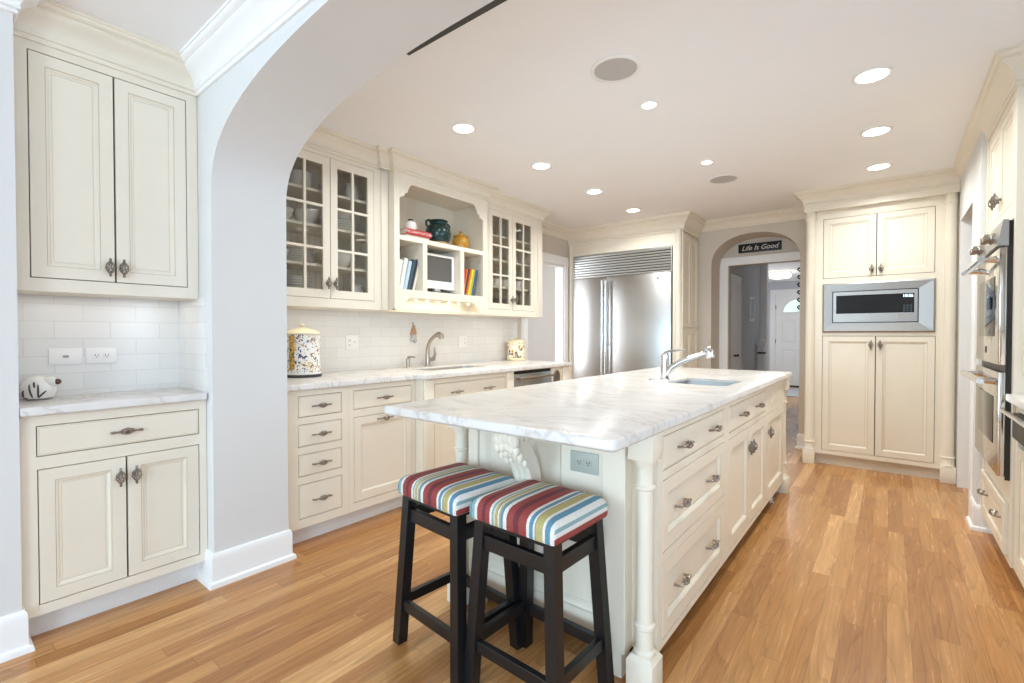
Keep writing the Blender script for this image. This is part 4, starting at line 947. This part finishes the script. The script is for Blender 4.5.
cab_crown(t, [(0, 0.575), (0, -0.058), (PW+0.004, -0.058)], 2.42, CEIL, 0.085)
t = thing('microwave', 'built-in stainless microwave with wide trim in the tall pantry cabinet', 'microwave', (-0.64, PY, 1.23))
a, b, c, d = 0.143, 0.932, 0.008, 0.458
mb = MB(); ia, ib, ic, id_ = a+0.075, b-0.105, c+0.085, d-0.075
lps = [[(a+i, y, c+i), (b-i, y, c+i), (b-i, y, d-i), (a+i, y, d-i)] for i, y in ((0, 0), (0, -0.012), (0.012, -0.02))] + [[(ia, -0.012, ic), (ib, -0.012, ic), (ib, -0.012, id_), (ia, -0.012, id_)], [(ia, 0.02, ic), (ib, 0.02, ic), (ib, 0.02, id_), (ia, 0.02, id_)]]
mb.rings(lps, cap0=False, cap1=False); mb.build('trim_frame', 'trim_steel', t, smooth=False)
mb = MB(); mb.box(ia-0.02, ib+0.02, 0.0, 0.32, ic-0.02, id_+0.02); mb.build('body', 'black_plastic', t, smooth=False)
mb = MB(); mb.frame((ia+0.008, ib-0.008), (ic+0.008, id_-0.008), [(ia+0.03, ib-0.03, ic+0.085, id_-0.04)], -0.018, 0.0); md = mb.build('door', 'trim_steel', t, smooth=False)
mb = MB(); mb.box(ia+0.03, ib-0.115, -0.014, 0.0, ic+0.085, id_-0.04); mb.build('window', 'black_gloss', md, smooth=False)
mb = MB(); mb.box(ib-0.115, ib-0.03, -0.0145, 0.0, ic+0.085, id_-0.04); cp = mb.build('control_panel', 'black_gloss', t, smooth=False)
me = text_mesh('10:56', 0.032, 0.0004); me.materials.append(M['display']); link('display', me, cp, (ib-0.072, -0.0150, id_-0.062), (PI/2, 0, 0))
mb = MB()
for i in range(4):
    for j in range(3): mb.box(ib-0.102+j*0.022, ib-0.088+j*0.022, -0.0152, -0.0145, ic+0.095+i*0.016, ic+0.103+i*0.016)
mb.build('buttons', 'book_slate', cp, smooth=False)
mb = MB(); mb.lathe([(0.009, -0.018), (0.009, -0.0195), (0.006, -0.020)], (ib-0.14, 0, ic+0.048), 12, 'Y'); mb.box(ib-0.12, ib-0.04, -0.0195, -0.018, ic+0.043, ic+0.053); mb.build('badge', 'nickel', md)

# ---------------------------------------------------------------- oven tower on the right (faces -X)
OX = 0.46; OYL = 4.112; OW = 0.862
t = thing('oven_cabinet', 'tall cream cabinet holding the double wall oven at right', 'cabinet', (OX, OYL, 0), -PI/2)
body(t, OW, 0.60, 0.105, 2.46, [(0.06, 0.80, 1.86, 2.36), (0.045, 0.819, 0.515, 1.78), (0.05, 0.80, 0.14, 0.40)], kd=0.07, back=0.024)
for a, b, hx in ((0.06, 0.43, 0.395), (0.43, 0.80, 0.465)): door(t, a, b, 1.86, 2.36, hx=hx, hz=1.945)
door(t, 0.05, 0.80, 0.14, 0.40, 'drawer', style='panel', fw=0.04, y=-0.018, pulls=[(0.20, 0.29, 'h'), (0.62, 0.29, 'h')], t=0.036)
for x in ((-0.002, 0.05),):
    mb = MB(); mb.box(x[0]+0.003, x[1], -0.006, 0, 0.11, 2.42, 0.002); mb.build('stile', 'cream', t, smooth=False)
mb = MB(); R = [(0, 0), (0.002, 0.012), (0.06, 0.012), (0.066, 0.006), (0.074, 0.003), (0.08, 0.003)]
for z0, z1 in ((1.02, 2.38),):
    lps = [[(OW+dd, 0.03+i, z0+i), (OW+dd, 0.58-i, z0+i), (OW+dd, 0.58-i, z1-i), (OW+dd, 0.03+i, z1-i)] for i, dd in R]
    for p, q in zip(lps, lps[1:]):
        for i in range(4): mb.face([p[i], p[(i+1) % 4], q[(i+1) % 4], q[i]])
    mb.face(lps[-1])
mb.build('side_panel', 'cream', t, smooth=False)
cab_crown(t, [(0, 0), (OW, 0), (OW, 0.6)], 2.39, CEIL, 0.085)
t = thing('double_oven', 'stainless double wall oven with knobs in the right-hand tower', 'oven', (OX, OYL, 0), -PI/2)
ox0, ox1 = 0.05, 0.812
mb = MB(); mb.box(ox0+0.02, ox1-0.02, -0.015, 0.55, 0.52, 1.775); mb.build('body', 'black_plastic', t, smooth=False)
mb = MB(); mb.rings([[(x, -0.015, 1.65), (x, -0.055, 1.655), (x, -0.035, 1.778), (x, -0.015, 1.778)] for x in (ox0, ox1)]); cp = mb.build('control_panel', 'steel', t, smooth=False)
for x in (0.16, 0.24, 0.58, 0.66):
    mb = MB(); mb.lathe([(0.026, 0.0), (0.026, -0.008), (0.019, -0.012), (0.017, -0.02), (0.021, -0.024), (0.021, -0.042), (0.018, -0.046)], (x, -0.045, 1.715), 18, 'Y'); mb.build('knob', 'nickel', cp)
for z0, z1 in ((1.07, 1.645), (0.525, 1.035)):
    mb = MB(); mb.box(ox0, ox1, -0.045, -0.016, z0, z1, 0.004); d_ = mb.build('door', 'mirror_steel', t)
    mb = MB(); mb.box(ox0+0.12, ox1-0.12, -0.0475, -0.045, z0+0.14, z1-0.13, 0.001); mb.build('window', 'black_gloss', d_)
    mb = MB(); mb.tube([(ox0+0.03, -0.105, z1-0.05), (ox1-0.03, -0.105, z1-0.05)], 0.016, 14)
    for x in (ox0+0.08, ox1-0.08): mb.tube([(x, -0.045, z1-0.05), (x, -0.105, z1-0.05)], [0.018, 0.012], 10)
    mb.build('handle', 'chrome', d_)
    if z0 > 1:
        mb = MB(); mb.box(0.40, 0.44, -0.047, -0.045, z0+0.05, z0+0.085); mb.build('badge', 'black_plastic', d_)
mb = MB(); mb.box(ox1, ox1+0.005, -0.018, 0.0, 0.51, 1.65); mb.box(ox0, ox1, -0.02, 0.0, 1.036, 1.069); mb.build('gasket', 'black_plastic', t, smooth=False)

# right-hand counter run in front of the tower
t = thing('base_cabinet', 'cream base cabinet with black handle at the right edge', 'cabinet', (0.47, 3.245, 0), -PI/2)
body(t, 1.65, 0.60, 0.105, 0.898, [(0.05, 0.62, 0.14, 0.86), (0.67, 1.60, 0.14, 0.69), (0.67, 1.60, 0.73, 0.86)])
door(t, 0.05, 0.62, 0.14, 0.70); door(t, 0.67, 1.135, 0.14, 0.69, hx=1.11, hz=0.6); door(t, 1.135, 1.60, 0.14, 0.69, hx=1.16, hz=0.6); door(t, 0.67, 1.60, 0.73, 0.86, 'drawer', 1.135, 0.795, 'flat', hk='h')
mb = MB(); mb.box(0.055, 0.615, -0.02, 0.02, 0.74, 0.855, 0.003); pl = mb.build('control_panel', 'black_plastic', t)
mb = MB(); mb.tube([(0.075, -0.055, 0.865), (0.595, -0.055, 0.865)], 0.010, 10)
for x in (0.09, 0.58): mb.tube([(x, -0.018, 0.845), (x, -0.055, 0.865)], 0.007, 8)
mb.build('handle', 'chrome', pl)
mb = MB(); mb.slab([(0.435, 1.59), (1.079, 1.59), (1.079, 3.245), (0.435, 3.245)], None, 0.90, 0.937); tag(mb.build('countertop', 'marble'), 'white marble countertop at the right edge, in front of the ovens', 'countertop')

# ---------------------------------------------------------------- island
t = thing('kitchen_island', 'long cream kitchen island with turned corner columns and carved corbel', 'island', (-1.11, 2.85, 0))
IX0, IX1, IY0, IY1 = -1.60, -0.63, 1.60, 4.14; ZT = 0.887
def wbuild(mb, name, mats='cream', parent=None, smooth=True):
    if parent is None: parent = t
    bmesh.ops.transform(mb.bm, matrix=MW['kitchen_island'].inverted(), verts=mb.bm.verts[:])
    return mb.build(name, mats, parent, smooth=smooth)
# body: right flank is a face frame (built in a local frame: x = Y, y = -X)
holes = [(1.66, 2.46, 0.73, 0.857), (1.66, 2.46, 0.433, 0.697), (1.66, 2.46, 0.12, 0.40), (2.545, 3.455, 0.72, 0.857), (2.555, 3.455, 0.12, 0.69), (3.50, 4.10, 0.12, 0.69)]
mb = MB(); mb.frame((IY0+0.012, IY1), (0.095, ZT), holes, 0, 0.022)
mb.box(IY0+0.012, IY1, 0.024, 0.034, 0.10, ZT-0.01, mi=1); mb.box(3.64, 4.04, -0.004, 0.0, 0.745, 0.85, 0.002); mb.box(3.70, 3.98, -0.007, 0.0, 0.775, 0.82, 0.002)  # dark board behind the fronts colours their gaps as shade
bmesh.ops.transform(mb.bm, matrix=Matrix.Translation((IX1, 0, 0)) @ Matrix.Rotation(PI/2, 4, 'Z'), verts=mb.bm.verts[:])
mb.box(IX0+0.02, IX1-0.036, IY0, IY0+0.02, 0.095, ZT); mb.box(IX0, IX0+0.02, IY0, IY1, 0.095, ZT); mb.box(IX0+0.02, IX1-0.022, IY1-0.02, IY1, 0.095, ZT); mb.box(IX0+0.02, IX1-0.036, IY0+0.02, IY1-0.02, 0.095, 0.115)
wbuild(mb, 'body', ['cream', 'dark'], smooth=False)
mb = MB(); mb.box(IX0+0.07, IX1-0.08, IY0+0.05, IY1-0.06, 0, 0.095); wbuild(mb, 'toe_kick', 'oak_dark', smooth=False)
# doors and drawers of the right flank, on a sub-frame of the same thing
def iflank(name, y0, y1, z0, z1, style, pulls):
    th = bpy.data.objects.new('tmp', None); COL.objects.link(th)
    o = door(th, y0, y1, z0, z1, name, style=style, pulls=pulls, fw=0.05 if name == 'drawer' else 0.055)
    mw = MW['kitchen_island'].inverted() @ Matrix.Translation((IX1, 0, 0)) @ Matrix.Rotation(PI/2, 4, 'Z')
    o.parent = t; o.matrix_local = mw; bpy.data.objects.remove(th); return o
iflank('drawer', 1.66, 2.46, 0.73, 0.857, 'flat', [(1.86, 0.795, 'h'), (2.26, 0.795, 'h')])
iflank('drawer', 1.66, 2.46, 0.433, 0.697, 'raised', [(1.86, 0.565, 'h'), (2.26, 0.565, 'h')])
iflank('drawer', 1.66, 2.46, 0.12, 0.40, 'raised', [(1.86, 0.262, 'h'), (2.26, 0.262, 'h')])
iflank('false_drawer', 2.545, 3.455, 0.72, 0.857, 'flat', [(2.80, 0.79, 'h'), (3.20, 0.79, 'h')])
iflank('door', 2.555, 3.005, 0.12, 0.69, 'raised', [(2.975, 0.57, 'v')])
iflank('door', 3.005, 3.455, 0.12, 0.69, 'raised', [(3.035, 0.57, 'v')])
iflank('door', 3.50, 4.10, 0.12, 0.69, 'raised', [(3.54, 0.57, 'v')])
# near end under the overhang: stiles, recessed panels, base moulding, feet
mb = MB(); FY0 = 1.555
mb.frame((-1.47, -0.72), (0.09, ZT), [(-1.385, -1.215, 0.24, 0.86), (-1.175, -0.992, 0.24, 0.86)], FY0, IY0)
mb.box(-0.81, -0.72, FY0-0.014, FY0, 0.09, ZT, 0.003); mb.box(-1.475, -1.42, FY0-0.014, FY0, 0.09, ZT, 0.003)
for a, b in ((-1.385, -1.215), (-1.175, -0.992)): panel_rings(mb, a, b, 0.24, 0.86, FY0, [(0, 0), (0.006, 0.006), (0.016, 0.018), (0.02, 0.02)])
mb.sweep([(-1.42, FY0), (-0.81, FY0)], [(0, 0.09), (0.012, 0.09), (0.012, 0.19), (0.017, 0.2), (0.012, 0.212), (0.004, 0.222), (0, 0.224)])
wbuild(mb, 'end_panel', smooth=False)
for x0, x1 in ((-0.775, -0.735), (-1.465, -1.425)):
    mb = MB(); mb.box(x0, x1, FY0-0.008, FY0+0.06, 0.0, 0.09); wbuild(mb, 'foot', smooth=False)
# turned corner columns
def column(cx, cy, blockx):
    mb = MB(); mb.box(cx-0.047, cx+0.047, cy-0.047, cy+0.047, 0.0, 0.112, 0.002)
    sq = lambda h, z: [(cx-h, cy-h, z), (cx+h, cy-h, z), (cx+h, cy+h, z), (cx-h, cy+h, z)]
    mb.rings([sq(0.045, 0.112), sq(0.034, 0.128)])
    r = 0.030
    mb.lathe([(r+0.002, 0.122), (r+0.007, 0.130), (r+0.007, 0.138), (r+0.001, 0.146), (r, 0.20), (r, 0.212), (r+0.007, 0.219), (r+0.007, 0.229), (r, 0.236), (r-0.001, 0.26), (r-0.003, 0.66), (r-0.002, 0.69), (r+0.005, 0.695), (r+0.006, 0.703), (r-0.001, 0.71), (r-0.001, 0.765), (r+0.002, 0.775), (r+0.007, 0.785), (r+0.008, 0.795)], (cx, cy, 0), 24)
    mb.box(cx-0.044, cx+0.044, cy-0.044, cy+0.044, 0.795, ZT, 0.002)
    wbuild(mb, 'column')
for cx, cy in ((-0.652, 1.552), (-1.53, 1.552), (-0.652, 4.185), (-1.53, 4.185)): column(cx, cy, 0)
# corbel: an S-curved fluted bracket with acanthus leaf and scrolls at its head
path = [(1.365, 0.875), (1.353, 0.84), (1.36, 0.805), (1.385, 0.775), (1.415, 0.745), (1.442, 0.71), (1.460, 0.67), (1.472, 0.625), (1.484, 0.58), (1.50, 0.535), (1.525, 0.50), (1.55, 0.48)]
th_ = [0.09, 0.085, 0.075, 0.068, 0.064, 0.062, 0.06, 0.058, 0.055, 0.05, 0.04, 0.025]; cxc = -1.11; lps = []; mb = MB()
front = []
for i, ((y, z), q) in enumerate(zip(path, th_)):
    pa = Vector(path[max(0, i-1)]); pb = Vector(path[min(len(path)-1, i+1)]); d = (pb-pa).normalized(); nrm = Vector((-d.y, d.x)); nrm = nrm if nrm.x > 0 else -nrm
    w2 = 0.045; lp_ = []; front.append((y, z, nrm))
    for k in range(19):
        u = -1+2*k/18; rp = 0.007*abs(math.sin(u*PI*1.5+PI/2)); lp_.append((cxc+u*w2, y-nrm.x*rp, z-nrm.y*rp))
    for k in range(4):
        u = 1-2*k/3; lp_.append((cxc+u*w2*0.98, y+nrm.x*q, z+nrm.y*q))
    lps.append(lp_)
mb.rings(lps)
mb.box(cxc-0.052, cxc+0.052, 1.352, FY0+0.005, 0.868, ZT-0.0005, 0.003)
def scroll(y, z, r):
    pts = [(y+r*(1-t*0.8)*math.cos(t*9), z+r*(1-t*0.8)*math.sin(t*9)) for t in [i/22 for i in range(23)]]
    for sx in (-0.048, 0.048): mb.tube([(cxc+sx, p[0], p[1]) for p in pts], 0.007, 6)
    mb.lathe([(r*0.95, -0.046), (r*0.95, 0.046)], (cxc, y, z), 16, 'X')
scroll(1.41, 0.835, 0.030); scroll(1.462, 0.845, 0.022); scroll(1.515, 0.515, 0.03)
for i in range(0, 5):       # leaf lobes lapping over the front of the bracket
    y, z, nr = front[i]; n_ = 5
    for k in range(n_):
        u = -1+2*k/(n_-1); rr = 0.020-0.0022*i
        mb.ball((cxc+u*0.044, y+nr.x*0.006, z+nr.y*0.006-0.012*abs(u)), rr, 10, 1.5)
wbuild(mb, 'corbel')
outlet('outlet', 'grey-green horizontal outlet under the island overhang, behind the stools', (-0.889, FY0-0.0005, 0.742), 0.0, 0.118, 0.078, 'o', 'sage_plastic', True)
mb = MB(); mb.slab(rrect(-1.645, -0.595, 1.205, 4.28, 0.022, 4), rrect(-1.075, -0.725, 2.86, 3.27, 0.04), 0.888, 0.925, 0.008)
tag(mb.build('countertop', 'marble'), 'large white veined marble slab topping the island', 'countertop')
sink_bowl(-1.075, -0.725, 2.86, 3.27, 0.04, 0.8875, 0.17, 'prep_sink', 'steel', 'small stainless prep sink set in the island marble')
t = thing('faucet', 'chrome faucet with long slanted pull-out spout on the island', 'faucet', (-1.15, 3.05, 0.925))
mb = MB(); mb.lathe([(0.03, 0), (0.03, 0.006), (0.025, 0.01), (0.025, 0.13), (0.026, 0.15), (0.022, 0.168), (0.012, 0.175)], n=20); mb.build('base', 'chrome', t)
mb = MB(); mb.tube([(0.012, 0, 0.035), (0.05, 0, 0.085), (0.10, 0, 0.118), (0.20, 0, 0.158), (0.275, 0, 0.185)], [0.022, 0.02, 0.018, 0.0165, 0.0165], 14); mb.build('spout', 'chrome', t)
mb = MB(); mb.tube([(0.262, 0, 0.212), (0.275, 0, 0.195), (0.285, 0, 0.165), (0.288, 0, 0.15)], [0.02, 0.026, 0.027, 0.024], 14); mb.build('spray_head', 'chrome', t)
mb = MB(); mb.tube([(0, 0, 0.168), (0.02, 0.02, 0.185), (0.11, 0.05, 0.196)], [0.016, 0.009, 0.005], 8); mb.build('lever', 'chrome', t)
mb = MB(); mb.lathe([(0.02, 0), (0.02, 0.004), (0.012, 0.007), (0.011, 0.012), (0.001, 0.013)], n=16); solo(mb, 'air_switch', 'chrome', (-1.19, 2.93, 0.9252), 'small round chrome button beside the island faucet', 'button')

# ---------------------------------------------------------------- stools
def make_stool(loc, rz, label):
    t = thing('bar_stool', label, 'stool', loc, rz, 'striped bar stools')
    W2, D2 = 0.181, 0.163
    tb = bmesh.new(); nx, ny = 16, 14; r = 0.032; H = 0.072
    # cushion: rounded block, slightly domed
    mb = MB(); lps = []
    def ring(i, z, k): return [(x, y, z) for x, y in rrect(-W2+i, W2-i, -D2+i, D2-i, k, 6)]
    mb.rings([ring(0.008, 0.592, 0.012), ring(0.002, 0.596, 0.014), ring(0.0, 0.604, 0.015), ring(0.0, 0.634, 0.016), ring(0.005, 0.648, 0.018), ring(0.015, 0.659, 0.02), ring(0.032, 0.666, 0.024), ring(0.06, 0.670, 0.028), ring(0.11, 0.672, 0.025)])
    mb.build('seat', 'stripe', t)
    top = {}; tz = 0.592
    for sx in (-1, 1):
        for sy in (-1, 1):
            a = (sx*0.146, sy*0.122, tz); b = (sx*0.180, sy*0.150, 0.0); h = 0.0205
            mb = MB(); sq = lambda p: [(p[0]-h, p[1]-h, p[2]), (p[0]+h, p[1]-h, p[2]), (p[0]+h, p[1]+h, p[2]), (p[0]-h, p[1]+h, p[2])]
            mb.rings([sq(b), sq(a)]); mb.build('leg', 'blackwood', t, smooth=False)
    mb = MB(); mb.box(-0.156, 0.156, -0.143, 0.143, 0.575, 0.5925); mb.build('seat_board', 'blackwood', t, smooth=False)
    def at(z): k = 1-z/tz; return 0.146+0.034*k, 0.122+0.028*k
    for z0, z1, nm in ((0.488, 0.538, 'apron'), (0.135, 0.175, 'stretcher')):
        lx, ly = at((z0+z1)/2)
        for sy in (-1, 1): mb = MB(); mb.box(-lx+0.015, lx-0.015, sy*ly-0.011, sy*ly+0.011, z0, z1, 0.002); mb.build(nm, 'blackwood', t, smooth=False)
        dz_ = 0.012 if nm == 'stretcher' else 0
        for sx in (-1, 1): mb = MB(); mb.box(sx*lx-0.011, sx*lx+0.011, -ly+0.015, ly-0.015, z0+dz_, z1+dz_, 0.002); mb.build(nm, 'blackwood', t, smooth=False)
    return t
s1 = make_stool((-0.94, 1.33, 0), math.radians(-2), 'black wooden stool with striped cushion, the right one of the pair')
s2 = dup(s1, (-1.325, 1.325, 0), 'black wooden stool with striped cushion, the left one, nearer the arched wall', math.radians(-5))

# ---------------------------------------------------------------- ceiling fixtures
def downlight(loc, r, label, power):
    t = thing('ceiling_light', label, 'ceiling light', loc, 0, 'recessed ceiling lights')
    mb = MB(); mb.lathe([(r, 0.0), (r, -0.004), (r*0.93, -0.007), (r*0.80, -0.006), (r*0.78, 0.0)], n=32, cap0=False, cap1=False); mb.build('trim_ring', 'trim', t)
    mb = MB(); mb.lathe([(r*0.80, -0.0005), (r*0.80, -0.004), (0.001, -0.0045)], n=32); mb.build('lens', 'lamp', t)
    l = area('downlight_beam', (loc[0], loc[1], loc[2]-0.012), (0, 0, 0), r*1.4, 0, power, (0.94, 0.965, 0.93), 'DISK', 150)
    return t
P1 = [(-2.165, 2.222), (-2.165, 3.095), (-2.165, 3.955), (-2.165, 4.81)]; P2 = [(-0.085, 3.075), (-0.085, 3.935), (-0.085, 4.775)]
nm = ['first', 'second', 'third', 'fourth']
for i, (x, y) in enumerate(P1): downlight((x, y, CEIL), 0.082, f'round recessed light over the sink run, {nm[i]} from the arched wall', 7.2)
nm2 = ['nearest the camera', 'in the middle', 'nearest the pantry cabinet']
for i, (x, y) in enumerate(P2): downlight((x, y, CEIL), 0.088, f'round recessed light above the right aisle, {nm2[i]}', 8.2)
downlight((-1.105, 2.665, CEIL), 0.05, 'small recessed light over the island beside the big ceiling speaker', 3.2)
downlight((-1.12, 3.825, CEIL), 0.045, 'small recessed light over the island beside the farther ceiling speaker', 3.2)
def speaker(loc, label):
    t = thing('ceiling_speaker', label, 'ceiling speaker', loc, 0, 'ceiling speakers')
    mb = MB(); mb.lathe([(0.125, 0.0), (0.125, -0.004), (0.12, -0.007), (0.106, -0.007), (0.105, 0.0)], n=36, cap0=False, cap1=False); mb.build('trim_ring', 'trim', t)
    mb = MB(); mb.lathe([(0.106, -0.0005), (0.106, -0.004), (0.05, -0.0055), (0.001, -0.006)], n=36); mb.build('grille', 'grille', t)
    return t
speaker((-1.09, 2.205, CEIL), 'round grey ceiling speaker nearest the arched wall')
speaker((-1.13, 4.33, CEIL), 'round grey ceiling speaker farther away, toward the refrigerator')
mb = MB(); mb.box(-0.80, 1.0, -0.18, 0.034, -0.008, 0.0, 0.002)
solo(mb, 'ceiling_track', 'black_plastic', (-1.0, 1.445, CEIL), 'long black strip on the ceiling just behind the arched wall', 'ceiling track')

# ---------------------------------------------------------------- hall things
t = thing('wall_sign', 'black hand-lettered Life Is Good sign above the hall doorway', 'sign', (-1.22, 6.249, 2.252))
mb = MB(); mb.box(-0.23, 0.23, -0.018, 0, -0.052, 0.052, 0.002); mb.build('board', 'blackboard', t)
me = text_mesh('Life Is Good', 0.078, 0.0006, 0.35); me.materials.append(M['chalk']); link('lettering', me, t, (0, -0.0192, -0.002), (PI/2, 0, 0))
t = thing('wrought_iron_hook', 'black wrought iron scroll rail on the right side of the hall arch', 'hook rail', (ah[-1][0]-0.001, 6.06, 1.47), -PI/2)
mb = MB(); mb.box(-0.012, 0.012, -0.008, 0, 0, 0.50, 0.002); mb.build('rail', 'iron', t)
for k in range(6):
    z = 0.04+k*0.083; mb = MB(); mb.tube([(0.0, -0.006, z), (0.0, -0.03, z-0.012), (0, -0.045, z+0.008), (0, -0.034, z+0.026), (0, -0.022, z+0.014)], 0.009, 7); mb.build('scroll', 'iron', t)
t = thing('picture', 'narrow framed picture on the grey hall wall past the closet', 'picture', (-1.739, 8.30, 1.62), PI/2)
mb = MB(); mb.frame((-0.15, 0.15), (-0.19, 0.19), [(-0.12, 0.12, -0.16, 0.16)], -0.02, 0); mb.build('frame', 'trim', t, smooth=False)
mb = MB(); mb.box(-0.12, 0.12, -0.008, 0, -0.16, 0.16); mb.build('print', 'hallpaint', t, smooth=False)
t = thing('newel_post', 'white newel post with dark rail collar in the hall beyond', 'newel post', (-1.66, 8.72, 0))
mb = MB(); mb.box(-0.05, 0.05, -0.05, 0.05, 0, 1.02, 0.004); mb.box(-0.065, 0.065, -0.065, 0.065, 1.02, 1.07, 0.01); mb.build('post', 'trim', t)
mb = MB(); mb.lathe([(0.04, 1.07), (0.055, 1.09), (0.05, 1.12), (0.02, 1.14), (0.001, 1.145)], n=16); mb.build('finial', 'trim', t)
mb = MB(); mb.box(-0.055, 0.055, -0.055, 0.055, 0.90, 0.93); mb.build('collar', 'iron', t)
t = thing('flush_light', 'lit flush drum light on the hall ceiling before the front door', 'ceiling light', (-1.72, 10.7, 2.45))
mb = MB(); mb.lathe([(0.20, 0), (0.20, -0.02), (0.19, -0.025)], n=28); mb.build('base', 'nickel', t)
mb = MB(); mb.lathe([(0.185, -0.024), (0.185, -0.10), (0.14, -0.115), (0.001, -0.12)], n=28); mb.build('shade', 'lamp', t)
area('hall_lamp_beam', (-1.72, 10.7, 2.31), (0, 0, 0), 0.3, 0, 6, (1, 0.95, 0.88), 'DISK')
mb = MB(); mb.box(-0.75, 0.75, -0.85, 0.85, 0, 0.012, 0.004); solo(mb, 'rug', 'hall_rug', (-1.55, 11.55, 0.0005), 'pale grey rug on the hall floor at the front door', 'rug')
# side room: framed picture edge seen through the doorway
t = thing('picture', 'blue-edged tall picture on the wall of the side room past the doorway', 'picture', (-4.16, 6.999, 1.35))
mb = MB(); mb.box(-0.20, 0.20, -0.03, 0, -0.36, 0.36, 0.004); mb.build('frame', 'book_charcoal', t)
mb = MB(); mb.box(-0.17, 0.17, -0.034, -0.03, -0.33, 0.33); mb.build('print', 'book_blue', t)
bpy.context.view_layer.update()
